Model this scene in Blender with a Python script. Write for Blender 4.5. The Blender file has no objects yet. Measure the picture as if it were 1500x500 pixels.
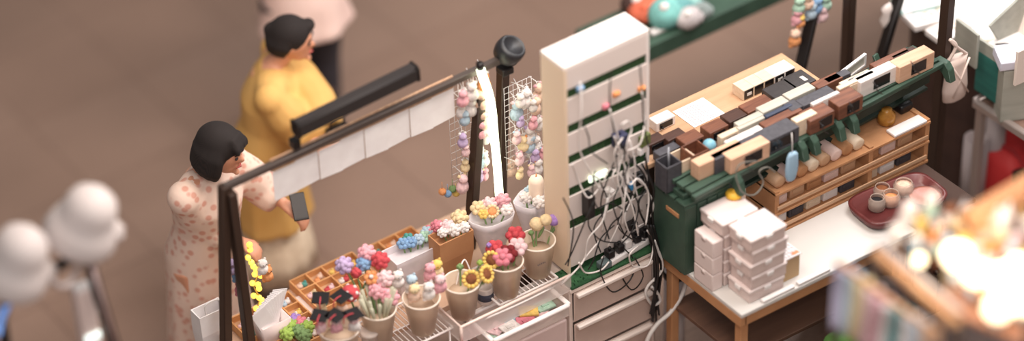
import bpy, bmesh, math, random
from math import pi, sin, cos, tan, radians as R, hypot, atan2
from mathutils import Vector as V, Matrix as M
random.seed(7)
S = bpy.context.scene
COL = S.collection

# ---------------------------------------------------------------- camera
PITCH, PHI, PSI, ROLL, F0, DIST = R(39), R(35), R(15), R(-2), 4500., 12.5
Rt = V((cos(PHI), -sin(PHI), 0)); Fw = V((sin(PHI), cos(PHI), 0)); UPZ = V((0, 0, 1))
cdir = Fw*cos(PITCH) - UPZ*sin(PITCH)
up0 = Fw*sin(PITCH) + UPZ*cos(PITCH)
r2 = Rt*cos(ROLL) + up0*sin(ROLL); CUPV = -Rt*sin(ROLL) + up0*cos(ROLL)
AX = cdir*cos(PSI) - r2*sin(PSI); RR = r2*cos(PSI) + cdir*sin(PSI)
FP = F0*cos(PSI)**1.5
SH = FP*tan(PSI)
CAM = V((0, 0, .8)) - cdir*DIST

def ray(px, py): return AX*FP + RR*(px-750+SH) - CUPV*(py-250)
def G(px, py, z):
    d = ray(px, py); return CAM + d*((z-CAM.z)/d.z)
def Gy(px, py, y):
    d = ray(px, py); return CAM + d*((y-CAM.y)/d.y)
def Gx(px, py, x):
    d = ray(px, py); return CAM + d*((x-CAM.x)/d.x)

cd = bpy.data.cameras.new('camera'); co = bpy.data.objects.new('camera', cd); COL.objects.link(co)
mw = M((( RR.x, CUPV.x, -AX.x, CAM.x), (RR.y, CUPV.y, -AX.y, CAM.y), (RR.z, CUPV.z, -AX.z, CAM.z), (0, 0, 0, 1)))
co.matrix_world = mw
cd.sensor_width = 36; cd.lens = FP*36/1500; cd.shift_x = SH/1500
cd.clip_start = .1; cd.clip_end = 200
cd.dof.use_dof = True; cd.dof.focus_distance = 11.62
cd.dof.aperture_fstop = (cd.lens/1000)/.36
S.camera = co

# ---------------------------------------------------------------- materials
def lin(c):
    c = c/255.; return c/12.92 if c <= .04045 else ((c+.055)/1.055)**2.4
def rgb(c): return (lin(c[0]), lin(c[1]), lin(c[2]), 1)
MATS = {}
def mat(name, c, rough=.6, kind=None, c2=None, scale=8., metal=0., bump=0., trans=0., emis=0., alpha=1., rot=0.):
    if name in MATS: return MATS[name]
    m = bpy.data.materials.new(name); m.use_nodes = True; nt = m.node_tree; N = nt.nodes; L = nt.links
    b = N['Principled BSDF']
    b.inputs['Base Color'].default_value = rgb(c); b.inputs['Roughness'].default_value = rough
    b.inputs['Metallic'].default_value = metal
    if trans: b.inputs['Transmission Weight'].default_value = trans; b.inputs['IOR'].default_value = 1.2
    if alpha < 1: b.inputs['Alpha'].default_value = alpha
    if emis: b.inputs['Emission Color'].default_value = rgb(c); b.inputs['Emission Strength'].default_value = emis
    if kind or bump:
        tc = N.new('ShaderNodeTexCoord'); mp = N.new('ShaderNodeMapping'); L.new(tc.outputs['Object'], mp.inputs['Vector'])
        if kind == 'wood': mp.inputs['Scale'].default_value = (scale*.15, scale, scale); mp.inputs['Rotation'].default_value = (0, 0, rot)
        else: mp.inputs['Scale'].default_value = (scale,)*3
        if kind == 'wire' or kind == 'stripes':
            t = N.new('ShaderNodeTexWave'); t.inputs['Scale'].default_value = 1; t.inputs['Distortion'].default_value = 1.5; out = t.outputs['Fac']
        elif kind == 'spots':
            t = N.new('ShaderNodeTexVoronoi'); t.inputs['Scale'].default_value = 1; out = t.outputs['Distance']
        else:
            t = N.new('ShaderNodeTexNoise'); t.inputs['Scale'].default_value = 1; t.inputs['Detail'].default_value = 5; out = t.outputs['Fac']
        L.new(mp.outputs['Vector'], t.inputs['Vector'])
        if kind:
            cr = N.new('ShaderNodeValToRGB'); e = cr.color_ramp.elements
            lo, hi = {'spots': (.25, .45), 'wood': (.3, .7), 'stripes': (.3, .7)}.get(kind, (.3, .7))
            e[0].position = lo; e[1].position = hi
            e[0].color = rgb(c2 or tuple(int(x*.82) for x in c)); e[1].color = rgb(c)
            L.new(out, cr.inputs['Fac']); L.new(cr.outputs['Color'], b.inputs['Base Color'])
        if bump:
            bp = N.new('ShaderNodeBump'); bp.inputs['Strength'].default_value = bump; bp.inputs['Distance'].default_value = .01
            L.new(out, bp.inputs['Height']); L.new(bp.outputs['Normal'], b.inputs['Normal'])
    MATS[name] = m; return m

oak = mat('oak', (222, 182, 154), .5, 'wood', (206, 162, 132), 60)
oakd = mat('plank', (208, 168, 134), .55, 'wood', (186, 144, 110), 22)
walnut = mat('walnut', (132, 84, 62), .5, 'wood', (92, 54, 40), 70)
dwalnut = mat('dark_walnut', (84, 56, 46), .5, 'wood', (58, 36, 30), 70)
slate = mat('slate', (80, 78, 84), .55, 'noise', (66, 64, 70), 60)
charcoal = mat('charcoal', (62, 56, 56), .5, 'noise', (50, 46, 46), 60)
navy = mat('navy', (58, 66, 86), .5)
whitew = mat('white_wood', (236, 226, 220), .5, 'wood', (224, 212, 206), 50)
greyw = mat('pale_grey_wood', (196, 190, 178), .5, 'wood', (178, 172, 160), 60)
cream = mat('cream_wood', (232, 210, 186), .5, 'wood', (216, 192, 164), 60)
screen = mat('screen_black', (24, 22, 24), .2)
blk = mat('black_plastic', (26, 24, 26), .4)
dmetal = mat('dark_brown_metal', (62, 46, 38), .4, metal=.3)
bmetal = mat('black_metal', (36, 32, 32), .4, metal=.4)
green = mat('green_painted', (60, 84, 70), .5, 'noise', (50, 72, 60), 14)
dgreen = mat('dark_green', (28, 44, 34), .6)
grass = mat('green_turf', (46, 86, 42), .9, 'noise', (18, 44, 16), 90, bump=.8)
turf2 = mat('green_mat', (50, 98, 60), .9, 'noise', (32, 70, 42), 60, bump=.4)
white = mat('white_paint', (240, 230, 226), .45)
whitep = mat('white_plastic', (236, 230, 228), .35)
wpaper = mat('white_paper', (244, 240, 240), .8, 'noise', (232, 226, 226), 12)
sticker = mat('sticker', (226, 220, 214), .6)
clearp = mat('clear_plastic', (236, 228, 222), .15, alpha=.38)
frost = mat('frosted_plastic', (226, 212, 204), .35, alpha=.6)
frost2 = mat('frosted_drawer', (214, 190, 178), .4, 'noise', (196, 170, 158), 6, alpha=.85)
wrap = mat('wrap_film', (246, 240, 244), .4, 'noise', (232, 224, 230), 20, alpha=.72)
kraft = mat('kraft', (192, 140, 98), .8, 'noise', (176, 124, 84), 10)
kraftd = mat('kraft_inside', (146, 100, 64), .85, 'noise', (120, 80, 50), 30)
skin = mat('skin', (214, 152, 122), .5)
hairm = mat('hair_black', (22, 16, 16), .85, 'stripes', (36, 26, 24), 90)
yellowc = mat('mustard_cloth', (226, 180, 108), .8, 'noise', (210, 160, 88), 5)
lace = mat('cream_lace', (232, 212, 186), .85, 'noise', (206, 182, 154), 30)
floral = mat('floral_cloth', (234, 206, 190), .8, 'spots', (216, 160, 142), 26)
gshoe = mat('grey_shoe', (128, 122, 124), .6)
pinktop = mat('pale_pink_cloth', (232, 204, 194), .8, 'noise', (220, 186, 176), 6)
darkpant = mat('dark_pants', (46, 42, 48), .8)
P = {}
for n, c in dict(pink=(242,170,184), lpink=(248,206,212), red=(206,50,62), lav=(196,172,220), violet=(158,120,206), cream=(248,222,170), white=(246,240,236),
                 blue=(120,170,220), sky=(176,206,228), yellow=(248,206,96), orange=(240,150,84), leaf=(110,150,84), teal=(60,150,140), brown=(140,84,50),
                 peach=(246,206,180), mint=(170,214,190), dkred=(130,34,40), black=(30,26,30), lime=(150,190,70), rose=(226,120,140)).items():
    c = tuple(int(v*.82+w_*.18) for v, w_ in zip(c, (232, 212, 204))) if n not in ('black', 'brown', 'dkred') else c
    P[n] = mat('yarn_'+n, c, .9, 'noise', tuple(int(x*.86) for x in c), 60, bump=.5)

# ---------------------------------------------------------------- mesh builder
class MB:
    def __init__(s): s.bm = bmesh.new(); s.mi = 0
    def _fin(s, fs, smooth):
        for f in fs: f.material_index = s.mi; f.smooth = smooth
    def box(s, c, d, rz=0, bev=0, rx=0, ry=0):
        m = M.Translation(V(c)) @ M.Rotation(rz, 4, 'Z') @ M.Rotation(ry, 4, 'Y') @ M.Rotation(rx, 4, 'X') @ M.Diagonal((d[0], d[1], d[2], 1))
        r = bmesh.ops.create_cube(s.bm, size=1, matrix=m); vs = r['verts']
        fs = list({f for v in vs for f in v.link_faces})
        s._fin(fs, False)
        if bev:
            es = list({e for v in vs for e in v.link_edges})
            r = bmesh.ops.bevel(s.bm, geom=es, offset=bev, segments=2, affect='EDGES', profile=.7)
            s._fin(r['faces'], True)
        return s
    def bar(s, a, b, w, h=None, bev=0):
        a = V(a); b = V(b); h = h or w; d = b-a; L = d.length
        q = d.to_track_quat('X', 'Z').to_matrix().to_4x4()
        m = M.Translation((a+b)/2) @ q @ M.Diagonal((L, w, h, 1))
        r = bmesh.ops.create_cube(s.bm, size=1, matrix=m); vs = r['verts']
        s._fin({f for v in vs for f in v.link_faces}, False)
        if bev:
            r = bmesh.ops.bevel(s.bm, geom=list({e for v in vs for e in v.link_edges}), offset=bev, segments=2, affect='EDGES')
            s._fin(r['faces'], True)
        return s
    def tube(s, pts, r, seg=8, cap=True):
        pts = [V(p) for p in pts]; n = len(pts); rs = r if isinstance(r, (list, tuple)) else [r]*n
        t = [(pts[min(i+1, n-1)]-pts[max(i-1, 0)]).normalized() for i in range(n)]
        u = t[0].orthogonal().normalized(); rings = []
        for i in range(n):
            u = (u - t[i]*u.dot(t[i]))
            u = u.normalized() if u.length > 1e-6 else t[i].orthogonal().normalized()
            w = t[i].cross(u)
            rings.append([s.bm.verts.new(pts[i]+(u*cos(2*pi*k/seg)+w*sin(2*pi*k/seg))*rs[i]) for k in range(seg)])
        fs = []
        for i in range(n-1):
            for k in range(seg): fs.append(s.bm.faces.new((rings[i][k], rings[i][(k+1) % seg], rings[i+1][(k+1) % seg], rings[i+1][k])))
        if cap: fs.append(s.bm.faces.new(rings[0][::-1])); fs.append(s.bm.faces.new(rings[-1]))
        s._fin(fs, True); return s
    def lathe(s, prof, c=(0, 0, 0), seg=24, sx=1, sy=1, wob=0, nw=6):
        c = V(c); rings = []
        for r, z in prof:
            rings.append([s.bm.verts.new(c+V((cos(2*pi*k/seg)*r*sx*(1+wob*sin(nw*2*pi*k/seg)), sin(2*pi*k/seg)*r*sy*(1+wob*sin(nw*2*pi*k/seg)), z))) for k in range(seg)])
        fs = []
        for i in range(len(prof)-1):
            for k in range(seg): fs.append(s.bm.faces.new((rings[i][k], rings[i][(k+1) % seg], rings[i+1][(k+1) % seg], rings[i+1][k])))
        s._fin(fs, True)
        caps = []
        if prof[0][0] > 1e-4: caps.append(s.bm.faces.new(rings[0][::-1]))
        s._fin(caps, False); return s
    def loft(s, rings, cap=True):
        vr = [[s.bm.verts.new(V(p)) for p in r] for r in rings]; n = len(vr[0]); fs = []
        for i in range(len(vr)-1):
            for k in range(n): fs.append(s.bm.faces.new((vr[i][k], vr[i][(k+1) % n], vr[i+1][(k+1) % n], vr[i+1][k])))
        if cap: fs.append(s.bm.faces.new(vr[0][::-1])); fs.append(s.bm.faces.new(vr[-1]))
        s._fin(fs, True); return s
    def ball(s, c, r, seg=14, rot=None):
        if not isinstance(r, (tuple, list)): r = (r, r, r)
        m = M.Translation(V(c)) @ (rot.to_4x4() if rot else M.Identity(4)) @ M.Diagonal((r[0], r[1], r[2], 1))
        q = bmesh.ops.create_uvsphere(s.bm, u_segments=seg, v_segments=max(6, seg*2//3), radius=1, matrix=m)
        s._fin({f for v in q['verts'] for f in v.link_faces}, True); return s
    def prism(s, poly, m, h, bev=0):
        """poly 2-D outline extruded by h along local z, placed with matrix m"""
        a = [s.bm.verts.new(m @ V((x, y, 0))) for x, y in poly]; b = [s.bm.verts.new(m @ V((x, y, h))) for x, y in poly]
        n = len(poly); fs = [s.bm.faces.new(a[::-1]), s.bm.faces.new(b)]
        for k in range(n): fs.append(s.bm.faces.new((a[k], a[(k+1) % n], b[(k+1) % n], b[k])))
        s._fin(fs, False)
        if bev:
            r = bmesh.ops.bevel(s.bm, geom=list({e for f in fs for e in f.edges}), offset=bev, segments=2, affect='EDGES'); s._fin(r['faces'], True)
        return s
    def torus(s, c, R0, r, axis='Z', seg=18, sx=1, sy=1):
        pts = []
        for k in range(seg+1):
            a = 2*pi*k/seg; x, y = cos(a)*R0*sx, sin(a)*R0*sy
            pts.append(V(c)+(V((x, y, 0)) if axis == 'Z' else V((x, 0, y)) if axis == 'Y' else V((0, x, y))))
        return s.tube(pts, r, 6, False)
    def build(s, name, mats, parent=None, loc=None, rz=0):
        bmesh.ops.recalc_face_normals(s.bm, faces=s.bm.faces[:])
        me = bpy.data.meshes.new(name); s.bm.to_mesh(me); s.bm.free()
        for m in (mats if isinstance(mats, (list, tuple)) else [mats]): me.materials.append(m)
        o = bpy.data.objects.new(name, me); COL.objects.link(o)
        if parent: o.parent = parent
        if loc is not None: o.location = loc
        if rz: o.rotation_euler = (0, 0, rz)
        return o
def tag(o, label, cat, group=None, kind=None):
    o['label'] = label; o['category'] = cat
    if group: o['group'] = group
    if kind: o['kind'] = kind
    return o
def thing(name, label, cat, loc=(0, 0, 0), rz=0, group=None):
    o = bpy.data.objects.new(name, None); COL.objects.link(o); o.location = loc; o.rotation_euler = (0, 0, rz); o.empty_display_size = .05
    return tag(o, label, cat, group)
def dup(root, loc, rz=0, label=None, group=None, scale=None):
    r = root.copy(); COL.objects.link(r); r.location = loc; r.rotation_euler = (0, 0, rz)
    if scale: r.scale = (scale,)*3
    if label: r['label'] = label
    if group: r['group'] = group
    for ch in list(root.children):
        c = ch.copy(); COL.objects.link(c); c.parent = r
        for g in list(ch.children):
            d = g.copy(); COL.objects.link(d); d.parent = c
    return r
def struct(o): o['kind'] = 'structure'; return o
def smooth_path(pts, n=6):
    pts = [V(p) for p in pts]; out = []
    for i in range(len(pts)-1):
        p0 = pts[max(i-1, 0)]; p1 = pts[i]; p2 = pts[i+1]; p3 = pts[min(i+2, len(pts)-1)]
        for k in range(n):
            t = k/n; out.append(.5*((2*p1)+(p2-p0)*t+(2*p0-5*p1+4*p2-p3)*t*t+(3*p1-p0-3*p2+p3)*t**3))
    out.append(pts[-1]); return out

# ---------------------------------------------------------------- setting
def floor_mat():
    m = bpy.data.materials.new('floor_tiles'); m.use_nodes = True; N = m.node_tree.nodes; L = m.node_tree.links; b = N['Principled BSDF']
    tc = N.new('ShaderNodeTexCoord'); br = N.new('ShaderNodeTexBrick'); L.new(tc.outputs['Object'], br.inputs['Vector'])
    br.offset = 0; br.inputs['Scale'].default_value = 1; br.inputs['Brick Width'].default_value = .6; br.inputs['Row Height'].default_value = .6
    br.inputs['Mortar Size'].default_value = .004; br.inputs['Mortar Smooth'].default_value = .3
    br.inputs['Color1'].default_value = rgb((150, 123, 108)); br.inputs['Color2'].default_value = rgb((143, 116, 101)); br.inputs['Mortar'].default_value = rgb((112, 88, 76))
    n = N.new('ShaderNodeTexNoise'); n.inputs['Scale'].default_value = 70; n.inputs['Detail'].default_value = 6; L.new(tc.outputs['Object'], n.inputs['Vector'])
    n2 = N.new('ShaderNodeTexNoise'); n2.inputs['Scale'].default_value = 1.3; n2.inputs['Detail'].default_value = 4; L.new(tc.outputs['Object'], n2.inputs['Vector'])
    def mix(fac, lo, hi, src):
        r = N.new('ShaderNodeMapRange'); r.inputs[3].default_value = lo; r.inputs[4].default_value = hi; r.inputs[1].default_value = .3; r.inputs[2].default_value = .7; L.new(fac, r.inputs[0])
        x = N.new('ShaderNodeMix'); x.data_type = 'RGBA'; x.blend_type = 'MULTIPLY'; x.inputs[0].default_value = 1
        L.new(src, x.inputs[6]); L.new(r.outputs[0], x.inputs[7]); return x.outputs[2]
    o1 = mix(n.outputs['Fac'], .8, 1.12, br.outputs['Color']); o2 = mix(n2.outputs['Fac'], .88, 1.08, o1)
    L.new(o2, b.inputs['Base Color']); b.inputs['Roughness'].default_value = .45
    return m
mb = MB(); mb.box((0, 0, -.05), (40, 40, .1)); fl = struct(mb.build('floor', floor_mat())); fl.rotation_euler = (0, 0, 0); fl.location = (.18, .1, 0)

w = bpy.data.worlds.new('hall'); S.world = w; w.use_nodes = True
w.node_tree.nodes['Background'].inputs[0].default_value = (1, .93, .88, 1); w.node_tree.nodes['Background'].inputs[1].default_value = .3
def area(name, loc, tgt, size, e, col):
    d = bpy.data.lights.new(name, 'AREA'); d.size = size; d.energy = e; d.color = col
    o = bpy.data.objects.new(name, d); COL.objects.link(o); o.location = loc
    o.rotation_euler = (V(tgt)-V(loc)).to_track_quat('-Z', 'Y').to_euler(); return o
area('ceiling_light', (1.6, -1.2, 5.0), (.8, -.3, .5), 2.0, 170, (1, .94, .9))
area('ceiling_light', (-.9, -.9, 4.4), (-.5, .2, .4), 1.4, 88, (1, .87, .76))
area('fill_light', (-3.5, -6.5, 7.5), (0, -.5, .8), 3.0, 290, (1, .93, .89))  # unseen fill added on the camera side to brighten front faces
area('ceiling_light', (3.2, .2, 3.6), (2.0, -.3, .8), .8, 75, (1, .98, .97))
S.view_settings.view_transform = 'Standard'; S.view_settings.look = 'None'; S.view_settings.gamma = 1; S.view_settings.exposure = 0
S.view_settings.use_curve_mapping = False
# ================================================================ clock stall
BZ = 1.125
# light wood plank behind the clocks
t = thing('plank_table', 'long light wood plank table top carrying the rear rows of wooden clocks', 'table', (.62, -.495, 0))
mb = MB(); mb.box((0, 0, BZ-.012), (.86, .25, .024), bev=.003); mb.build('table_top', oakd, t)
for sx in (-.4, .4):
    for sy in (-.1, .1):
        mb = MB(); mb.box((sx, sy, (BZ-.024)/2), (.03, .03, BZ-.024)); mb.build('leg', dmetal, t)
# green folding rack under the front clocks
rk = thing('folding_rack', 'dark green folding rack with front rail and hooked brackets under the front clocks', 'rack', (.84, -.712, 0), R(3.4))
mb = MB()
for k in range(3): mb.box((.0, -.085+.048*k, BZ-.009), (1.26, .038, .018), bev=.002)
mb.build('slatted_top', green, rk)
mb = MB(); mb.box((.0, -.122, BZ-.012), (1.28, .02, .022), bev=.004); mb.build('front_rail', green, rk)
for bx in (-.44, -.12, -.06, .07, .14, .635):
    mb = MB(); m = M.Translation((bx-.008, -.115, BZ-.004)) @ M(((0, 0, 1, 0), (-1, 0, 0, 0), (0, 1, 0, 0), (0, 0, 0, 1)))
    mb.prism([(-.03, .004), (.022, .004), (.045, -.02), (.06, -.075), (.035, -.08), (.015, -.045), (-.03, -.03)], m, .03, bev=.003)
    mb.build('bracket', green, rk)
for sx in (-.58, -.1, .5):
    for q in (1, -1):
        mb = MB(); mb.bar((sx, -.1*q, BZ-.02), (sx+.03, .1*q, .7), .028, .012, bev=.002); mb.build('leg', green, rk)
mb = MB(); mb.box((.05, .0, .955), (1.16, .12, .014), bev=.002); mb.box((.05, .055, 1.03), (1.16, .01, .14)); mb.build('lower_shelf', dgreen, rk)  # dark green boards whose colour also stands for the shadowed rack interior
mb = MB(); mb.box((.05, -.062, 1.045), (1.16, .008, .11)); mb.build('shade_apron', dgreen, rk)  # dark sheet added to deepen the shade under the front rail

# green crate at the left end
cr = thing('folding_crate', 'dark green slatted folding crate with slot handle below the pen cups', 'crate', (.305, -.745, .7))
mb = MB()
mb.box((-.1, 0, .17), (.012, .19, .34), bev=.002)
for k in range(4): mb.box((-.076+.049*k, -.09, .17), (.043, .012, .34), bev=.002)
for k in range(4): mb.box((-.076+.049*k, .09, .17), (.043, .012, .34), bev=.002)
mb.box((.1, 0, .17), (.012, .19, .34), bev=.002); mb.build('body', green, cr)
for k in range(3):
    mb = MB(); mb.box((0, -.064+.064*k, .348), (.215, .056, .014), bev=.003); mb.build('lid_slat', green, cr)
mb = MB(); mb.box((-.107, -.02, .28), (.004, .075, .02), bev=.0015); mb.build('handle_slot', kraft, cr)
# ---- clocks
COLS = dict(oak=oak, walnut=walnut, dwal=dwalnut, slate=slate, char=charcoal, navy=navy, white=whitew, grey=greyw, cream=cream)
def clock(px, py, L, D, H, c, label, z0=BZ, scr=True, stick=None, group='wooden clocks on the plank and green rack', rz=0, two=None):
    p = G(px, py, z0+H)
    t = thing('wooden_clock', label, 'clock', (p.x+L/2, p.y+D/2, z0+.0005), rz, group)
    mb = MB(); mb.box((0, 0, H/2), (L, D, H), bev=.0035); mb.build('case', COLS[c], t)
    if scr:
        w_, o_ = scr if isinstance(scr, tuple) else (.42, 0)
        mb = MB(); mb.box((o_*L, -D/2, H*.5), (L*w_, .004, H*.62), bev=.001); s = mb.build('screen', screen, t)
        mb = MB(); mb.tube([(o_*L-L*w_*.32, -D/2-.002, H*.36), (o_*L-L*w_*.32, -D/2-.009, H*.36)], .0045, 8); mb.build('plug', blk, s)
    if stick == 'left':
        mb = MB(); mb.box((-L/2, 0, H*.5), (.003, D*.5, H*.4), bev=.0008); mb.build('sticker', sticker, t)
    if stick == 'top':
        mb = MB(); mb.box((L*.18, -D*.1, H), (L*.16, D*.35, .002)); mb.build('sticker', sticker, t)
    if stick == 'front':
        mb = MB(); mb.box((L*.1, -D/2, H*.35), (L*.3, .003, H*.2)); mb.build('sticker', sticker, t)
    return t
CL = [
 (1024,244,.215,.05,.075,'oak','light oak clock at the left end of the front row, beside the walnut pen cup',(.3,.25),None),
 (1048,235,.225,.04,.075,'slate','long slate grey clock squeezed between two light oak clocks at the left end',False,None),
 (1071,235,.185,.055,.076,'oak','light oak clock with black screen, in front of the slate one above a green bracket',(.44,.08),None),
 (1122,209,.16,.075,.074,'slate','slate grey clock on the front rail between a light oak and a walnut clock',(.7,0),None),
 (1187,179,.118,.075,.07,'walnut','walnut clock with a white sticker on its left end, on the front rail',(.5,.15),'left'),
 (1229,157,.118,.085,.07,'walnut','walnut clock on the front rail, left neighbour of the white clock',(.5,.1),None),
 (1261,122,.18,.045,.078,'white','white clock with black screen on the green front rail',(.44,.08),None),
 (1318,100,.172,.06,.08,'oak','light oak clock with black screen at the far right end of the front rail',(.42,.06),None),
 (1068,213,.165,.033,.074,'white','slim bright white clock bar lying behind the slate clocks',False,None),
 (1057,203,.10,.026,.07,'cream','short beige bar clock with a dark slot behind the white bar',(.5,0),None),
 (1083,190,.125,.02,.076,'grey','thin pale grey bar clock behind the bright white bar',False,None),
 (1121,187,.18,.038,.076,'walnut','long reddish walnut bar clock behind the slate front clock',False,None),
 (1167,180,.10,.035,.078,'cream','short cream bar clock behind the walnut clock with the sticker',False,None),
 (1191,154,.13,.018,.08,'white','thin white bar clock just behind the two walnut front clocks',False,None),
 (1082,185,.12,.03,.08,'grey','pale grey clock bar, lower left one of the grey pair in the middle row',False,None),
 (1118,166,.125,.045,.078,'grey','pale grey clock bar, middle one of the grey row',False,None),
 (1157,146,.125,.045,.078,'grey','pale grey clock bar, upper right one of the grey row',False,None),
 (1123,172,.125,.018,.082,'navy','narrow dark blue bar clock along the grey row',False,None),
 (1160,163,.055,.055,.078,'slate','small square slate clock block beside the dark blue bar',False,None),
 (1177,156,.155,.05,.08,'slate','wide slate block clock behind the thin white bar',False,None),
 (1137,146,.115,.085,.05,'char','flat charcoal clock behind the grey row, left of the labelled one',False,None),
 (1166,131,.10,.09,.05,'char','flat charcoal clock with a small white label on its top',False,'top'),
 (1096,166,.125,.06,.06,'walnut','walnut clock behind the grey row, below the flat charcoal clocks',(.5,.1),None),
 (1069,180,.085,.06,.055,'dwal','dark walnut cube clock in the rear row, right of the cube below the paper',(.6,0),None),
 (1040,196,.09,.06,.055,'walnut','walnut cube clock right below the corner of the printed paper sheet',(.6,0),None),
 (1004,212,.09,.06,.055,'walnut','walnut cube clock between the black clock and the light blue ball',(.6,.1),None),
 (979,207,.085,.045,.05,'dwal','dark brown clock with a small label, left of the printed paper sheet',(.62,0),'front'),
 (948,215,.09,.05,.05,'dwal','brown clock with black display nearest the white tower, in the lower rear row',(.62,.05),'front'),
 (962,182,.09,.05,.045,'white','small white clock with black display near the white tower',(.7,0),None),
 (930,197,.05,.05,.05,'char','small dark clock half hidden behind the white tower edge',(.6,0),None),
 (966,229,.10,.04,.04,'slate','low slate clock lying behind the black pen cup',False,None),
 (1199,130,.12,.045,.06,'walnut','brown bar clock behind the slate block, near the upright post',False,None),
 (1230,131,.175,.022,.078,'cream','long thin cream bar clock pointing toward the white clock',False,None),
 (1214,122,.11,.035,.06,'slate','slate bar clock beside the thin upright post',False,None),
 (1240,129,.14,.045,.07,'cream','cream block clock tucked behind the white front clock',False,None),
 (1250,122,.08,.03,.075,'navy','dark blue clock half hidden behind the white front clock',False,None),
 (1281,99,.175,.03,.078,'walnut','walnut bar clock behind the white clock at the right end',False,None),
 (1312,88,.11,.03,.078,'dwal','dark walnut bar clock behind the last light oak clock',False,None),
]
for (px, py, L, D, H, c, lab, scr, st) in CL: clock(px, py, L, D, H, c, lab, scr=scr, stick=st)
# five small cube clocks in a row at the back
fivel = ['leftmost', 'second from the left', 'middle one', 'second from the right', 'rightmost']
p0 = G(1089, 134, BZ+.05)
for k in range(5):
    t = thing('cube_clock', ['light oak', 'light oak', 'light oak', 'white topped', 'white topped'][k]+' cube clock in the rear row of five, '+fivel[k], 'clock', (p0.x+.026+.0505*k, p0.y+.033, BZ+.0005), 0, 'row of five cube clocks')
    mb = MB(); mb.box((0, 0, .025), (.05, .066, .05), bev=.002); mb.build('case', cream if k < 3 else whitew, t)
    mb = MB(); mb.box((0, -.033, .025), (.042, .004, .042), bev=.001); s = mb.build('screen', screen, t)
    if k in (0, 3):
        mb = MB(); mb.box((.002, -.0355, .026), (.022, .0015, .014)); mb.build('price_label', sticker, s)
# pen cups
def pencup(px, py, sx, H, m, label, z0=BZ, rod=False):
    p = G(px, py, z0+H); t = thing('pen_cup', label, 'pen cup', (p.x, p.y, z0+.0005), 0, 'square pen cups')
    mb = MB(); wt = .005; h = sx/2
    mb.box((-h+wt/2, 0, H/2), (wt, sx, H), bev=.001); mb.box((h-wt/2, 0, H/2), (wt, sx, H), bev=.001)
    mb.box((0, -h+wt/2, H/2), (sx-.001, wt, H), bev=.001); mb.box((0, h-wt/2, H/2), (sx-.001, wt, H), bev=.001); mb.box((0, 0, .003), (sx-.002, sx-.002, .006))
    mb.build('body', m, t)
    if rod:
        mb = MB(); mb.tube([(.004, 0, .007), (.01, .012, H+.055)], .0045, 8); r = mb.build('pen', mat('silver_pen', (180, 182, 190), .3, metal=.8)); r.location = t.location
        tag(r, 'thin silver pen standing upright in the tall black pen cup', 'pen')
pencup(979, 236, .072, .125, slate, 'tall dark slate square pen cup holding a silver pen', 1.065, True)
pencup(999, 227, .072, .09, cream, 'light wood square pen cup between the dark cup and the walnut cup', 1.09)
pencup(1018, 217, .078, .07, walnut, 'walnut square pen cup beside the light blue ball')
for (x, y) in ((0, 0),):
    p = G(1000, 272, 1.07); mb = MB(); mb.box((0, 0, .012), (.13, .08, .024), bev=.003); o = mb.build('storage_tin', green); o.location = (p.x+.02, p.y-.02, 1.0565)
    tag(o, 'flat dark green tin lying on the crate in front of the pen cups', 'tin')
# light blue ball on a wood stand
p = G(1039, 212, BZ+.055)
t = thing('desk_globe', 'small light blue ball on a wooden base beside the walnut pen cup', 'globe', (p.x, p.y, BZ+.0005))
mb = MB(); mb.ball((0, 0, .052), .026, 20); mb.build('ball', mat('ball_blue', (138, 190, 206), .4, 'noise', (112, 168, 190), 40), t)
mb = MB(); mb.lathe([(.024, 0), (.024, .012), (.012, .02), (.008, .028), (0, .028)]); mb.build('base', walnut, t)
# printed sheet
c = [G(985, 162, BZ+.002), G(1012, 190, BZ+.002), G(1062, 167, BZ+.002), G(1035, 141, BZ+.002)]
ctr = sum(c, V())/4
t = thing('paper_sheet', 'white printed paper sheet lying on the plank table behind the clocks', 'paper', (ctr.x, ctr.y, BZ+.001))
ux = .074; uy = .066
mb = MB(); mb.box((0, 0, .001), (ux*2, uy*2, .0012)); mb.build('sheet', wpaper, t)
mb = MB()
for k in range(13):
    yy = uy-.018-.0085*k; w_ = random.uniform(.6, 1)
    x0 = -ux+.012
    for q in range(int(9*w_)): mb.box((x0+.007+q*.0135, yy, .0018), (random.uniform(.007, .012), .0026, .0004))
mb.build('printed_lines', mat('print_grey', (118, 110, 114), .8), t)
# leaning white frame
a = G(1232, 112, BZ+.05); b = G(1274, 80, BZ+.05)
t = thing('photo_frame', 'slim white frame standing on edge behind the cream clocks', 'frame', ((a.x+b.x)/2, (a.y+b.y)/2+.01, BZ), atan2(b.y-a.y, b.x-a.x))
mb = MB(); L = .15; mb.box((0, 0, .006), (L, .012, .008)); mb.box((0, 0, .056), (L, .012, .008)); mb.box((-L/2+.004, 0, .031), (.008, .012, .05)); mb.box((L/2-.004, 0, .031), (.008, .012, .05)); mb.build('frame', whitep, t)
mb = MB(); mb.box((0, .002, .031), (L-.01, .004, .05)); mb.build('backing', greyw, t)
# face mask / pouch on a string
p = Gy(1161, 247, -.905)
t = thing('hanging_pouch', 'light blue folded mask hanging by a white string from a green bracket', 'mask', (p.x, -.9, p.z))
mb = MB(); mb.loft([[(x*w_, y_*.008, z) for x, y_ in ((-1, 0), (-.5, -1), (.5, -1), (1, 0), (.5, 1), (-.5, 1))] for w_, z in ((.018, .075), (.028, .06), (.032, .0), (.03, -.03), (.022, -.055), (.016, -.06))]); mb.build('cloth', mat('mask_blue', (168, 196, 214), .8, 'stripes', (140, 174, 200), 60), t)
mb = MB(); mb.tube([(0, 0, .072), (.002, .004, .12), (.004, .012, .165)], .002, 6); mb.build('string', whitep, t)
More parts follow.
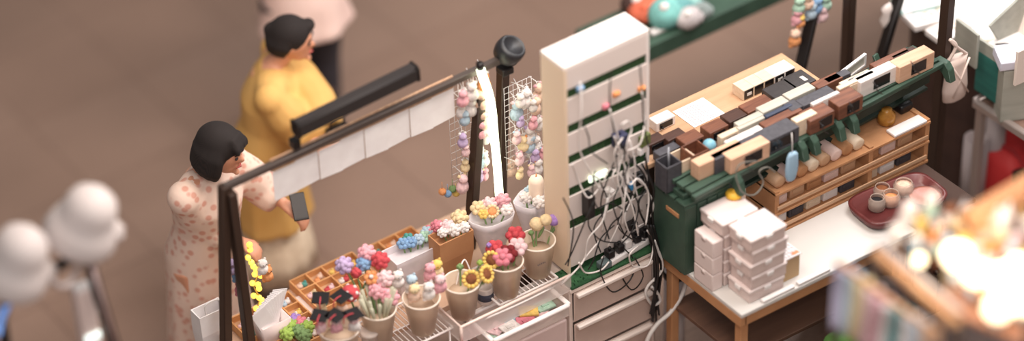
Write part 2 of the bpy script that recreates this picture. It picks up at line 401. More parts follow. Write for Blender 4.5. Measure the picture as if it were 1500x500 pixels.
# loose grey cable below the rail
def cable(pts, r, m, label, group=None, name='charging_cable', cat='cable'):
    mb = MB(); o0 = V(pts[0]); mb.tube([q-o0 for q in smooth_path(pts)], r, 7); o = mb.build(name, m); o.location = o0
    return tag(o, label, cat, group)
wcab = mat('white_cable', (228, 220, 216), .5); bcab = mat('black_cable', (22, 20, 22), .5); gcab = mat('grey_cable', (120, 116, 108), .5)
cable([Gy(x, y, Y) for x, y, Y in ((1110, 236, -.9), (1085, 240, -.915), (1078, 258, -.92), (1088, 282, -.93), (1106, 285, -.93), (1118, 268, -.92), (1112, 252, -.915), (1124, 245, -.91), (1135, 252, -.905))], .003, gcab, 'loose grey cable curling below the green rail left of the blue mask')
for k, (x, y) in enumerate(((1090, 233), (1136, 204), (1200, 178), (1244, 150), (1279, 120), (1334, 90))):
    cable([Gy(x, y, -.868), Gy(x+4, y+6, -.905), Gy(x+7, y+14, -.9), Gy(x+14, y+18, -.89)], .0022, bcab,
        'short black cable plugged into the '+['second light oak clock', 'slate front clock', 'walnut clock with the sticker', 'walnut clock beside the white one', 'white clock', 'last light oak clock'][k]+' on the front rail', 'clock power cables')

# ================================================================ posts around the clock stall
def post(a, b, w_, m, label, name='stall_post', group=None):
    mb = MB(); a = V(a); b = V(b); mb.bar((0, 0, 0), b-a, w_, w_*.8, bev=.003); o = mb.build(name, m); o.location = a
    return tag(o, label, 'post', group)
b0 = G(1172, 100, .9); t0 = Gx(1190, 22, b0.x+.01)
pp = thing('plush_pole', 'slanted dark pole topped with pastel plush charms behind the plank table', 'pole', (1.3, -.22, 0))
e1 = V((1.3, -.22, 0)); top = Gy(1191, 18, -.2)-e1; bot = Gy(1170, 110, -.24)-e1
mb = MB(); mb.bar(bot+(bot-top)*3.2, top, .042, .034, bev=.003); mb.build('pole', bmetal, pp)
def plush(name, loc, sc, col, label, cat='plush toy', group=None, acc=None, kind=0, rz=0):
    t = thing(name, label, cat, loc, rz, group)
    mb = MB(); mb.ball((0, 0, 0), (sc*.8, sc*.7, sc*.8), 12); mb.ball((-sc*.55, 0, -sc*.5), sc*.3, 8); mb.ball((sc*.55, 0, -sc*.5), sc*.3, 8); mb.build('body', P[col], t)
    mb = MB(); mb.ball((0, -.1*sc, sc*1.15), (sc*.68, sc*.6, sc*.58), 12)
    for q in (-1, 1): mb.ball((q*sc*.42, 0, sc*1.65), (sc*.2, sc*.14, sc*(.55 if kind else .24)), 8)
    h = mb.build('head', P[acc or col], t)
    mb = MB()
    for q in (-1, 1): mb.ball((q*sc*.25, -sc*.66, sc*1.2), sc*.07, 6)
    mb.build('eyes', P['black'], h)
    return t
for k, (dx, dy, cc) in enumerate(((1170, 12, 'mint'), (1183, 6, 'peach'), (1196, 12, 'blue'), (1209, 8, 'mint'), (1188, 20, 'sky'), (1204, 24, 'lpink'), (1168, 28, 'pink'))):
    q = Gy(dx, dy, -.21)
    plush('plush_charm', q, .034, cc, ['mint', 'peach', 'blue', 'second mint', 'sky blue', 'pale pink', 'pink'][k]+' plush charm on the top of the slanted pole, '+['far left', 'upper middle', 'centre right', 'far right', 'below the peach one', 'lower right', 'lower left'][k], 'plush toy', 'charms on the slanted pole')
for k, (dx, dy) in enumerate(((1173, 34), (1164, 60))):
    plush('plush_charm', Gy(dx, dy, -.22), .034 if k else .024, 'orange', ['small orange plush charm hanging below the pastel charms of the slanted pole', 'orange and yellow plush dangling lowest beside the slanted pole'][k], 'plush toy', acc='yellow' if k == 0 else 'peach')
cable([Gy(1176, 20, -.215), Gy(1172, 40, -.22), Gy(1165, 58, -.22)], .002, mat('orange_cord', (224, 150, 70), .7), 'thin orange cord carrying the dangling orange plush', name='orange_cord', cat='cord')
post(G(1241, 150, .45)*1 if False else (1.45, -.30, 0), (1.45, -.30, 2.4), .045, dmetal, 'slim dark brown upright post right of the slanted plush pole')
a = Gy(1290, 86, -.3); b = Gy(1318, -8, -.3)
d = (b-a); post(a-d*3.0, b+d*.4, .04, bmetal, 'slanted dark post beside the round white table')
p = Gy(1381, 60, -.66); post((p.x, -.66, 0), (p.x+.02, -.66, 2.3), .045, dmetal, 'upright dark brown post in front of the round white table')
# knotted white cloth at the slanted post
p = Gy(1303, 22, -.28)
mb = MB(); mb.loft([[(cos(a)*r*1.1, sin(a)*r*.5, z) for a in [2*pi*k/10 for k in range(10)]] for r, z in ((.012, .06), (.04, .045), (.032, .02), (.045, -.01), (.03, -.05), (.022, -.08), (.008, -.1))])
o = mb.build('hanging_cloth', mat('white_cloth', (236, 224, 218), .8, 'noise', (214, 200, 194), 20)); o.location = p
tag(o, 'crumpled white cloth tied to the slanted dark post', 'cloth')
# ================================================================ white tower
TW = thing('display_tower', 'tall white display tower with green turf strips in its slots', 'tower', (.015, -.525, .745))
W2 = .195; y0 = -.085; y1 = .06; HT = 1.03
mb = MB(); mb.box((0, -.012, HT-.008), (W2*2, .145, .016), bev=.003); mb.build('top_board', white, TW)
for q in (-1, 1):
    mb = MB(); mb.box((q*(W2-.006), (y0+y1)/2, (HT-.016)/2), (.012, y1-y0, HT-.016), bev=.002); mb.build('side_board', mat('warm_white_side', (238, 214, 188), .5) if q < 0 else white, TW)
mb = MB(); mb.box((0, y1-.004, HT/2), (W2*2-.024, .008, HT-.03)); mb.build('back_board', white, TW)
sz = [.895, .725, .575, .415, .25]
edges = [HT-.016]+[v for s in sz for v in (s+.023, s-.023)]+[.03]
for k in range(0, len(edges), 2):
    mb = MB(); mb.box((0, y0+.006, (edges[k]+edges[k+1])/2), (W2*2-.024, .012, edges[k]-edges[k+1]), bev=.002); mb.build('front_panel', mat('panel_white', (228, 214, 208), .5), TW)
for s in sz:
    mb = MB(); mb.box((0, y0+.032, s), (W2*2-.026, .05, .045)); mb.build('turf_strip', grass, TW)
# small lamp in the fourth slot
p = Gy(876, 258, -.618)
mb = MB(); mb.box((0, 0, 0), (.085, .012, .028), bev=.004, ry=-.0)
o = mb.build('slot_lamp', mat('lamp_glow_cool', (236, 255, 226), .4, emis=1.2)); o.location = p
tag(o, 'small glowing white lamp lying in a turf slot of the white tower', 'lamp')
for x, y, cc, n in ((850, 130, 'blue', 'blue clip at the left of the top turf slot'), (903, 138, 'orange', 'orange clip at the middle of the second turf slot'), (940, 130, 'orange', 'orange clip at the right end of the second turf slot'), (888, 156, 'rose', 'pink clip left of the orange clips in the second turf slot')):
    p = Gy(x, y, -.617); mb = MB(); mb.box((0, 0, 0), (.03, .014, .02), bev=.004); mb.box((.0, -.008, .004), (.016, .01, .01), bev=.002); o = mb.build('cable_clip', P[cc]); o.location = p; tag(o, n, 'clip', 'coloured cable clips')
# ================================================================ drawer unit with turf mat
DU = thing('drawer_unit', 'translucent whitish drawer unit standing under the white tower', 'drawer unit', (-.015, -.5, 0))
X2 = .205; D0 = -.175
mb = MB(); mb.box((0, .02, .715), (X2*2, .39, .02), bev=.005)
for q in (-1, 1): mb.box((q*(X2-.008), .02, .352), (.016, .37, .705), bev=.003)
mb.box((0, .2, .352), (X2*2-.03, .012, .7)); 
for z in (.012, .19, .365, .54): mb.box((0, .02, z), (X2*2-.03, .36, .008))
mb.build('body', mat('drawer_frame', (226, 208, 198), .4), DU)
for k, z in enumerate((.1, .278, .453, .625)):
    mb = MB(); hh = .075 if k == 3 else .08
    mb.box((0, D0+.004, z), (X2*2-.036, .008, hh*2), bev=.004); dr = mb.build('drawer', frost2, DU)
    mb = MB(); mb.box((0, D0-.008, z+hh-.012), (X2*2-.05, .022, .018), bev=.005); mb.build('handle', mat('drawer_lip', (232, 218, 210), .4), dr)
mb = MB(); mb.box((0, 0, 0), (X2*2-.01, .115, .012), bev=.003)
for k in range(60):
    x = random.uniform(-.19, .19); y = random.uniform(-.05, .05); mb.tube([(x, y, .004), (x+random.uniform(-.006, .006), y, .018)], [.003, .0006], 4)
o = mb.build('turf_mat', turf2); o.location = (-.015, -.615-.005, .7315)
tag(o, 'strip of green artificial turf on top of the drawer unit', 'turf mat')
# power strip
ps = thing('power_strip', 'white power strip with plugs lying on the green turf mat', 'power strip', (.09, -.635, .742), R(6))
mb = MB(); mb.box((0, 0, .016), (.25, .05, .03), bev=.008); mb.build('body', whitep, ps)
for k in range(5):
    mb = MB(); mb.lathe([(.0, .0), (.017, .0), (.017, .003), (.013, .003), (.013, .001), (0, .001)], (-.095+.045*k, 0, .031), 16); mb.build('socket', mat('socket_grey', (170, 162, 160), .5), ps)
mb = MB(); mb.box((.11, .0, .034), (.012, .02, .008), bev=.002); mb.build('switch', mat('red_switch', (210, 40, 50), .4, emis=.6), ps)
for k, (x, c_, lab) in enumerate(((-.1, blk, 'black adaptor plugged into the left end of the power strip'), (-.05, blk, 'black plug beside the left adaptor on the power strip'), (-.01, whitep, 'white plug in the middle of the power strip'), (.04, blk, 'black plug right of the white plug on the power strip'), (.085, blk, 'black plug next to the red switch of the power strip'))):
    d = V((x*cos(R(6)), x*sin(R(6)), 0)); mb = MB(); mb.box((0, 0, .018), (.03, .034, .036), bev=.005); mb.tube([(0, 0, .034), (0, -.002, .05)], .006, 8)
    o = mb.build('power_plug', c_, None, (.09+d.x, -.635+d.y, .776)); tag(o, lab, 'plug', 'plugs on the power strip')
p = Gy(893, 385, -.69); mb = MB(); mb.box((0, 0, .016), (.05, .035, .032), bev=.005); o = mb.build('adaptor', mat('grey_adaptor', (96, 110, 112), .5), None, (p.x, -.655, .745)); tag(o, 'grey green adaptor block lying in front of the power strip', 'adaptor')
# sockets hub on tower
for k, (x, y, s_, c_, lab) in enumerate(((862, 300, (.03, .045, .11), blk, 'black socket block fixed to the tower below the lamp slot'), (908, 205, (.05, .04, .06), mat('dark_hub', (50, 54, 84), .5), 'dark blue hub block in the upper part of the cable tangle'),
     (893, 283, (.035, .03, .03), whitep, 'white plug hanging left in the cable tangle'), (925, 273, (.018, .02, .03), mat('blue_plug', (64, 150, 210), .5), 'bright blue connector in the middle of the cable tangle'),
     (938, 222, (.02, .02, .03), whitep, 'white plug hanging high in the right of the cable tangle'), (944, 205, (.05, .02, .05), mat('circuit', (120, 130, 70), .6, 'noise', (60, 70, 40), 120), 'olive green circuit board hanging at the right edge of the tower'),
     (935, 262, (.035, .03, .05), blk, 'black adaptor hanging in the right part of the cable tangle'), (925, 330, (.04, .03, .03), blk, 'black adaptor hanging low above the power strip'))):
    p = Gy(x, y, -.635); mb = MB(); mb.box((0, 0, 0), s_, bev=.004); mb.tube([(0, 0, s_[2]/2-.002), (0, -.004, s_[2]/2+.012)], .005, 8); o = mb.build('adaptor', c_, None, p, random.uniform(-.2, .2)); tag(o, lab, 'adaptor', 'adaptors in the cable tangle')
# cables
wl = [ [(850,120),(852,165),(848,215),(868,258),(880,278),(893,275),(890,300),(882,340)],
 [(893,160),(905,200),(907,235),(897,262),(912,290),(905,330),(890,362)],
 [(940,135),(945,165),(938,210),(915,225),(905,260),(915,300)],
 [(908,190),(912,182),(920,178),(925,190),(918,215),(921,250),(915,290),(912,330)],
 [(905,225),(920,250),(945,275),(957,300),(950,322),(935,332)],
 [(885,262),(895,248),(912,262),(902,285),(886,278)],
 [(890,290),(882,325),(862,350),(856,380),(838,402),(822,418)],
 [(935,360),(922,374),(928,390),(950,388),(957,355),(948,338)],
 [(838,240),(846,262),(862,290),(880,270),(872,258)],
 [(885,345),(862,372),(842,398),(815,418),(760,446),(700,472)],
 [(912,202),(900,225),(908,262),(925,300),(935,345)],
 [(900,200),(914,240),(922,270),(935,262),(950,285),(946,330)],
 [(870,262),(885,290),(903,280),(910,252),(925,262),(940,310)],
 [(922,205),(930,240),(928,285),(915,318),(926,352)],
 [(848,385),(858,400),(880,396),(892,384)]]
for k, l in enumerate(wl):
    cable([Gy(x, y, -.64-.035*abs(sin(i*1.3+k))-.012*(k % 4)) for i, (x, y) in enumerate(l)], .0034, wcab,
      {0: 'long white cable falling from the top turf slot of the tower', 2: 'white cable arching down from the orange clip at the tower edge', 6: 'white cable dropping left to the corner of the turf mat',
       9: 'white cable running along the cup table toward the front left', 7: 'white cable loop hanging over the right end of the turf mat', 8: 'white cable loop at the lit turf slot', 14: 'white cable loop with an orange end lying on the turf mat'}.get(k, 'white charging cable hanging in the tangle beside the tower'), 'white cables of the tangle' if k not in (0, 2, 6, 9, 7, 8, 14) else None)
bl = [ [(900,200),(903,240),(912,280),(930,310),(912,350)], [(945,230),(950,270),(935,300),(950,340),(961,380),(958,440)],
 [(825,290),(840,330),(832,390)], [(872,290),(858,322),(838,370),(828,388)], [(895,105),(893,150),(900,195)], [(937,95),(940,130),(943,180),(950,215)],
 [(885,375),(880,400),(897,428),(922,412),(930,385),(915,365)], [(868,300),(862,330),(880,352),(905,356)], [(910,215),(895,250),(880,300),(892,350)],
 [(905,205),(925,235),(945,260),(956,320),(960,370)], [(915,210),(912,260),(898,300),(915,345)], [(930,225),(915,262),(935,300),(925,340),(905,362)],
 [(880,268),(890,300),(870,335),(880,370)], [(900,330),(880,350),(870,380),(862,395)], [(940,240),(958,280),(948,330),(962,400),(955,470)],
 [(918,300),(905,330),(925,350),(945,352)], [(893,380),(898,410),(900,428)], [(925,280),(915,310),(895,330),(885,355)],
 [(852,176),(862,200),(866,222),(890,240)], [(872,250),(868,280),(876,305),(894,298),(918,310)], [(905,262),(918,282),(938,285),(946,262)], [(948,300),(956,345),(968,390),(962,430)], [(905,395),(925,425),(942,405),(930,378)]]
for k, l in enumerate(bl):
    cable([Gy(x, y, -.645-.035*abs(sin(i*1.7+k*2))-.01*(k % 4)) for i, (x, y) in enumerate(l)], .0028 if k not in (1, 9, 14, 21) else .0042, bcab,
      {2: 'black cable hanging at the lower left edge of the tower', 4: 'thin black wire running down the upper middle of the tower', 5: 'thin black wire at the upper right edge of the tower', 6: 'black cable loop hanging over the front of the drawers',
       16: 'black cable end hanging straight over the drawer front', 18: 'thin black wire crossing the third white panel of the tower', 22: 'second black loop over the drawers, near their right edge'}.get(k, 'black cable hanging in the tangle beside the tower'), 'black cables of the tangle' if k not in (2, 4, 5, 6, 16, 18, 22) else None)
hose = mat('white_hose', (226, 220, 216), .5, 'stripes', (206, 200, 196), 200)
cable([Gy(x, y, -.7) for x, y in ((958, 352), (970, 385), (966, 402), (950, 418), (946, 432), (956, 447), (967, 441), (962, 428), (954, 420))], .006, hose, 'white ribbed hose curling beside the right side of the drawers', name='hose', cat='hose')
cable([Gy(x, y, -.72) for x, y in ((1009, 398), (1000, 430), (982, 458), (962, 476), (948, 500), (944, 530))], .009, hose, 'thick white hose running down in front of the grey pipe', name='hose', cat='hose')
for k in range(7):
    l = [(952+random.uniform(-4, 6), 330), (960+random.uniform(-5, 6), 370), (966+random.uniform(-8, 4), 410), (958+random.uniform(-6, 8), 450+random.uniform(0, 30))]
    cable([Gy(x, y, -.66-.01*k) for x, y in l], .0045, bcab, 'thick black cable hanging beside the right side of the drawers', 'thick black cables beside the drawers')
# pipe
p = Gy(985, 400, -.61)
t = thing('drain_pipe', 'upright grey white plastic pipe standing right of the drawers', 'pipe', (p.x+.01, -.61, 0)); h = p.z+.01
mb = MB(); mb.lathe([(.042, 0), (.042, h), (.036, h), (.036, h-.12), (0, h-.12)], seg=28); mb.build('tube', mat('pvc', (206, 196, 196), .45), t)
mb = MB(); mb.lathe([(.045, h-.03), (.047, h-.028), (.047, h+.002), (.043, h+.004)], seg=28); mb.build('collar', bmetal, t)
# ================================================================ white table & things on it
wt = thing('white_table', 'white topped table with wooden edge in front of the wooden shelf unit', 'table', (.64, -.905, 0))
mb = MB(); mb.box((0, 0, .69), (.84, .49, .02), bev=.004); mb.build('table_top', mat('table_white', (212, 208, 204), .45), wt)
mb = MB(); mb.box((-.405, 0, .655), (.03, .48, .05), bev=.003); mb.box((.0, -.23, .655), (.8, .02, .05), bev=.003); mb.box((.405, 0, .655), (.03, .44, .05)); mb.build('wood_frame', kraft, wt)
for sx in (-.39, .38):
    for sy in (-.21, .2): mb = MB(); mb.box((sx, sy, .315), (.035, .035, .63), bev=.003); mb.build('leg', kraft, wt)
mb = MB(); mb.box((0, 0, .42), (.78, .42, .018), bev=.003); mb.build('lower_shelf', mat('brown_board', (104, 74, 58), .6, 'wood', (84, 58, 46), 20), wt)
mb = MB(); mb.bar(Gy(962, 350, -.6)-V((0,0,0)), Gy(1004, 395, -.8), .04, .03, bev=.003); o = mb.build('wood_beam', dwalnut); tag(o, 'dark wooden beam between the tower foot and the white table', 'beam')
# low cabinet under shelf and tray
lc = thing('low_cabinet', 'dark brown low cabinet carrying the tray right of the white table', 'cabinet', (1.215, -.9, 0))
mb = MB(); mb.box((0, 0, .69), (.30, .48, .02), bev=.004); mb.build('top', mat('cabinet_top', (66, 46, 38), .85), lc)
mb = MB(); mb.box((0, 0, .34), (.27, .44, .68), bev=.004); mb.build('body', mat('cabinet_brown', (76, 52, 42), .6, 'wood', (56, 38, 32), 12), lc)
for q in (-1, 1):
    mb = MB(); mb.box((q*.066, -.223, .35), (.125, .012, .56), bev=.002); d = mb.build('door', dwalnut, lc); mb = MB(); mb.ball((q*.02, -.235, .4), .012, 10); mb.build('knob', bmetal, d)
# wooden shelf unit
su = thing('shelf_unit', 'light wood shelf unit with compartments standing behind the white table', 'shelf', (1.0, -.75, .7))
SW = .37; bottoms = [.006, .105, .205]
for x in (-SW, .09, SW): mb = MB(); mb.box((x, -.02, .11), (.02, .17, .22), bev=.002); mb.build('upright', kraft, su)
for z in bottoms: mb = MB(); mb.box((0, -.02, z), (SW*2+.02, .18, .012), bev=.002); mb.build('shelf_board', kraft, su)
mb = MB(); mb.box((0, .062, .11), (SW*2, .006, .21)); mb.build('back_board', oakd, su)
for z in (.034, .135): mb = MB(); mb.box((0, -.108, z), (SW*2, .006, .016), bev=.001); mb.build('front_lip', oakd, su)
cols = [('white', whitep), ('brown', kraft), ('dark grey', slate), ('pale pink', pinktop), ('beige', cream), ('tan', oakd)]
sides = ['left', 'right']
for row, z in enumerate((.713, .812)):
    for k in range(8):
        x = -.345+.084*k+(.03 if k > 4 else 0); n, c_ = cols[(k*2+row*3) % 6]
        mb = MB(); hh = random.uniform(.04, .07); mb.box((0, 0, hh/2), (.07, .11, hh), bev=.004); mb.box((0, -.056, hh*.5), (.05, .003, hh*.4), bev=.001); o = mb.build('gift_box', c_, None, (1.0+x+.02, -.765, z)); 
        tag(o, '%s small box in the %s shelf row, %s from the left' % (n, ['bottom', 'middle'][row], ['first', 'second', 'third', 'fourth', 'fifth', 'sixth', 'seventh', 'eighth'][k]), 'box', 'small boxes in the shelf unit')
for k in range(8):
    x = .66+.055*k; mb = MB(); r = .027; mb.tube([(0, -.07, r), (0, -.068, r), (0, .055, r), (0, .057, r)], [r*.6, r, r, r*.6], 14)
    o = mb.build('cloth_roll', [oakd, pinktop, kraft, cream][k % 4], None, (x, -.765, .913)); tag(o, '%s cloth roll on top of the shelf unit, %s from the left' % (['tan', 'pale pink', 'brown', 'cream'][k % 4], ['first', 'second', 'third', 'fourth', 'fifth', 'sixth', 'seventh', 'eighth'][k]), 'cloth roll', 'rolls on the shelf unit')
p = (1.24, -.765, .913); mb = MB(); mb.lathe([(.028, 0), (.034, .01), (.034, .045), (.02, .06), (.02, .07), (0, .07)]); o = mb.build('amber_jar', mat('amber', (196, 140, 62), .25, 'noise', (150, 96, 40), 30), None, p); tag(o, 'amber coloured jar on the right top of the wooden shelf unit', 'jar')
mb = MB(); mb.box((0, 0, .02), (.06, .06, .04), bev=.01); o = mb.build('black_pouch', blk, None, (1.345, -.735, .913)); tag(o, 'small black pouch beside the amber jar on the shelf unit', 'pouch')
mb = MB(); mb.box((0, 0, .006), (.16, .05, .012), bev=.003); o = mb.build('white_tray', whitep, None, (1.28, -.835, .913)); tag(o, 'slim white tray at the front right corner of the shelf unit top', 'tray')
# white storage boxes
def wbox(x, y, z, sx, sy, sz_, label, ring=False):
    t = thing('storage_box', label, 'box', (x, y, z), 0, 'white storage boxes')
    mb = MB(); mb.box((0, 0, sz_*.4), (sx-.006, sy-.006, sz_*.8), bev=.006); mb.build('body', mat('box_white', (220, 200, 194), .45), t)
    mb = MB(); mb.box((0, 0, sz_*.86), (sx, sy, sz_*.26), bev=.006)
    ld = mb.build('lid', mat('lid_white', (228, 212, 208), .4), t)
    mb = MB(); mb.box((0, -sy/2-.003, sz_*.78), (.03, .006, .018), bev=.002); mb.box((-sx/2-.003, 0, sz_*.78), (.006, .03, .018), bev=.002); mb.build('clip', whitep, t)
    if ring: mb = MB(); mb.torus((0, 0, sz_*.99), .035, .003); mb.build('ring', whitep, ld)
names5 = ['bottom', 'second from the bottom', 'middle', 'second from the top', 'topmost']
for k in range(5):
    z = .7005+.0645*k
    wbox(.345+(.012 if k < 4 else .0), -.915, z, .17, .135, .064, 'white storage box, %s of the rear column on the white table' % names5[k])
    wbox(.365+(.01 if k % 2 else 0), -1.055, z, .17, .13, .064, 'white storage box, %s of the front column on the white table' % names5[k], k == 4)
for k in range(3):
    z = .7005+.084*k
    mb = MB(); mb.box((0, 0, .041), (.05, .11, .082), bev=.006); mb.tube([(-.027, .0, .07), (-.022, 0, .07)], .012, 10); o = mb.build('small_drawer_box', mat('lid_white', (228, 212, 208), .4), None, (.243, -.925, z)); tag(o, 'narrow white box, %s of three at the left edge of the white table' % ['bottom', 'middle', 'topmost'][k], 'box', 'narrow white boxes')
t = thing('calendar_box', 'small brown box with a white grid card on top beside the white storage boxes', 'box', (.50, -1.045, .7005))
mb = MB(); mb.box((0, 0, .055), (.08, .1, .11), bev=.003); mb.build('body', mat('box_tan', (190, 158, 118), .6), t)
mb = MB(); mb.box((0, 0, .113), (.088, .108, .006), bev=.001); cd_ = mb.build('card', wpaper, t)
mb = MB()
for i in range(6): mb.box((0, -.045+.018*i, .1165), (.08, .0015, .001)); mb.box((-.035+.014*i, 0, .1165), (.0015, .1, .001))
mb.build('grid_lines', mat('grid_line', (170, 160, 164), .6), cd_)
mb = MB(); mb.box((.025, -.04, .1165), (.03, .016, .0012)); mb.build('orange_mark', mat('orange_mark', (240, 140, 100), .6), cd_)
for k in range(2):
    mb = MB(); mb.box((0, 0, .0), (.15, .02, .014), bev=.004); o = mb.build('white_ruler', whitep, None, (.42, -1.138, .707+.0)); o.location.z = .7075; o.location.x = .40+.17*k; tag(o, ['white bar lying in front of the storage boxes', 'white bar lying right of the first bar on the table edge'][k], 'bar', 'white bars')
p = G(1113, 297, 1.03); t = thing('yellow_cap', 'round yellow cap on the rear white storage box', 'cap', (.405, -.87, 1.0235)); mb = MB(); mb.lathe([(.03, 0), (.032, .012), (.024, .022), (.008, .026), (0, .026)]); mb.build('dome', mat('yellow_plastic', (236, 184, 60), .5), t); mb = MB(); mb.ball((0, 0, .028), .006, 8); mb.build('tip', mat('yellow_plastic', (236, 184, 60), .5), t)
# tray with jars
tr = thing('serving_tray', 'dark red wooden tray with raised rim holding glass jars', 'tray', (1.10, -1.0, .7005), R(-4))
for o_ in (0,):
    mb = MB(); A, B = .175, .10
    pts = lambda a, b, z, n=28: [(math.copysign(abs(cos(2*pi*k/n))**.45, cos(2*pi*k/n))*a, math.copysign(abs(sin(2*pi*k/n))**.45, sin(2*pi*k/n))*b, z) for k in range(n)]
    mb.loft([pts(A-.02, B-.02, 0), pts(A, B, .012), pts(A+.008, B+.008, .045), pts(A-.006, B-.006, .045), pts(A-.014, B-.014, .016)]); mb.build('tray_body', mat('dark_red_lacquer', (112, 56, 54), .35, 'wood', (88, 40, 40), 16), tr)
glass = mat('jar_glass', (220, 200, 186), .08, alpha=.4)
for k, (x, y, r, h, c_, fill, lab) in enumerate(((1.02, -.975, .033, .05, 'black', .035, 'dark glass jar at the left of the red tray'), (1.08, -.985, .036, .05, 'orange', .03, 'glass jar with amber contents in the middle of the red tray'), (1.165, -.96, .04, .045, 'peach', .035, 'wide glass jar with peach contents at the right of the red tray'), (1.09, -.925, .034, .04, 'brown', .03, 'small glass jar with brown contents at the back of the red tray'))):
    t = thing('glass_jar', lab, 'jar', (x, y, .718), 0, 'jars on the red tray')
    mb = MB(); mb.lathe([(r*.9, 0), (r, .008), (r, h-.01), (r*.8, h), (r*.8, h+.006), (r*.72, h+.006), (r*.72, h), (r*.92, h-.012), (r*.92, .004), (0, .004)]); mb.build('glass', glass, t)
    mb = MB(); mb.lathe([(r*.85, .006), (r*.85, fill), (r*.4, fill+.006), (0, fill+.006)]); mb.build('contents', P[c_], t)
mb = MB(); mb.lathe([(.035, 0), (.055, .012), (.06, .016), (.05, .014), (.0, .006)]); o = mb.build('small_dish', mat('dish', (170, 110, 96), .4), None, (1.2, -1.04, .718)); tag(o, 'shallow reddish dish at the front right of the red tray', 'dish')
# ================================================================ cup table
TZ = .72
ct = thing('craft_table', 'long beige craft table under the trays and flower cups', 'table', (-.84, -.22, 0))
mb = MB(); mb.box((0, .0, TZ-.02), (1.24, .46, .03), bev=.004); mb.build('table_top', mat('table_beige', (216, 182, 156), .5, 'noise', (200, 164, 138), 4), ct)
for sx in (-.59, .59):
    for sy in (-.2, .2): mb = MB(); mb.box((sx, sy, (TZ-.035)/2), (.035, .035, TZ-.035), bev=.003); mb.build('leg', dmetal, ct)
# white wire racks
def wirerack(x0, x1, y0, y1, z, label):
    t = thing('wire_rack', label, 'rack', ((x0+x1)/2, (y0+y1)/2, TZ-.004), 0, 'white wire racks under the cups')
    a = (x1-x0)/2; b = (y1-y0)/2; mb = MB(); n = int((x1-x0)/.02)
    for k in range(n+1): mb.tube([(-a+2*a*k/n, -b, z), (-a+2*a*k/n, b, z)], .0022, 6)
    for y in (-b, 0, b): mb.tube([(-a, y, z-.003), (a, y, z-.003)], .0032, 6)
    mb.build('grid', white, t)
    mb = MB(); mb.tube([(-a, -b, z), (-a, b, z)], .005); mb.tube([(a, -b, z), (a, b, z)], .005); mb.tube([(-a, -b, z), (a, -b, z)], .005); mb.tube([(-a, b, z), (a, b, z)], .005); mb.build('rim', white, t)
    ff = (-TZ+.006, -b+.01) if x0 < -.7 else (-.014, -.043)
    for sx in (-a+.01, a-.01):
        for sy, zb in ((b-.01, 0), (ff[1], ff[0])): mb = MB(); mb.tube([(sx, sy, zb), (sx, sy, z)], .004); mb.build('foot', white, t)
wirerack(-1.1, -.72, -.6, -.36, .03, 'white wire rack under the pink flower cup and the white plush cup')
wirerack(-.5, -.225, -.6, -.36, .03, 'white wire rack under the two right hand cups beside the tower')
# clear acrylic stand (front rail)
t = thing('acrylic_stand', 'clear acrylic tiered stand in front of the sunflower cup', 'stand', (-.47, -.66, TZ-.004))
acr = mat('acrylic', (244, 232, 226), .1, alpha=.42)
mb = MB(); mb.box((0, -.005, .04), (.52, .006, .08), bev=.001); mb.box((-.257, .1, .04), (.006, .2, .08), bev=.001); mb.build('panel', acr, t)
mb = MB(); mb.tube([(-.257, .2, .083), (-.257, -.005, .083), (.26, -.005, .083)], .006, 8); mb.tube([(-.257, -.005, .0), (-.257, -.005, .083)], .006); mb.build('rim', mat('acrylic_rim', (238, 214, 204), .25), t)
# storage box with colourful contents
t = thing('clear_storage_box', 'white rimmed clear storage box with colourful cards left of the drawers', 'box', (-.43, -.615, .0))
zt = .69
mb = MB(); mb.box((0, 0, .31), (.34, .18, .62), bev=.01); mb.build('stand', mat('box_stand', (214, 190, 184), .5, 'noise', (196, 170, 166), 5), t)
mb = MB(); mb.box((0, .085, zt-.03), (.36, .008, .06), bev=.002); mb.box((0, -.085, zt-.03), (.36, .008, .06), bev=.002); mb.box((-.178, 0, zt-.03), (.008, .16, .06), bev=.002); mb.box((.178, 0, zt-.03), (.008, .16, .06), bev=.002); mb.build('wall', frost, t)
mb = MB()
for a, b in (((-.18, -.09), (.18, -.09)), ((.18, -.09), (.18, .09)), ((.18, .09), (-.18, .09)), ((-.18, .09), (-.18, -.09))): mb.bar((a[0], a[1], zt), (b[0], b[1], zt), .02, .014, bev=.004)
mb.build('rim', white, t)
for k in range(8):
    cc = ['mint', 'lpink', 'white', 'sky', 'rose', 'yellow', 'lpink', 'mint'][k]
    mb = MB(); mb.box((0, 0, .0), (.075, .055, .01), bev=.002, rz=random.uniform(-.6, .6)); mb.box((0, 0, .007), (.03, .02, .004)); o = mb.build('picture_card', [P[cc], whitep], None, (-.56+.038*k, -.64+.035*(k % 2), .627+.011*(k % 3)))
    tag(o, '%s card lying in the clear storage box, %s from the left' % ({'lpink': 'pale pink'}.get(cc, cc), ['first', 'second', 'third', 'fourth', 'fifth', 'sixth', 'seventh', 'eighth'][k]), 'card', 'cards in the clear box')
# pink bag bottom centre
p = G(700, 495, .55); mb = MB(); mb.ball((0, 0, 0), (.13, .08, .07), 18); mb.ball((.09, .02, .03), (.06, .05, .04), 12); o = mb.build('pink_pouch', mat('pink_soft', (238, 196, 200), .8, 'noise', (226, 176, 184), 12), None, (-.72, -.76, .62)); tag(o, 'soft pale pink pouch below the acrylic stand at the bottom edge', 'pouch')
mb = MB(); mb.box((-.72, -.76, .275), (.3, .16, .55), bev=.01); o = mb.build('carton', kraft); tag(o, 'brown carton under the soft pink pouch', 'carton')
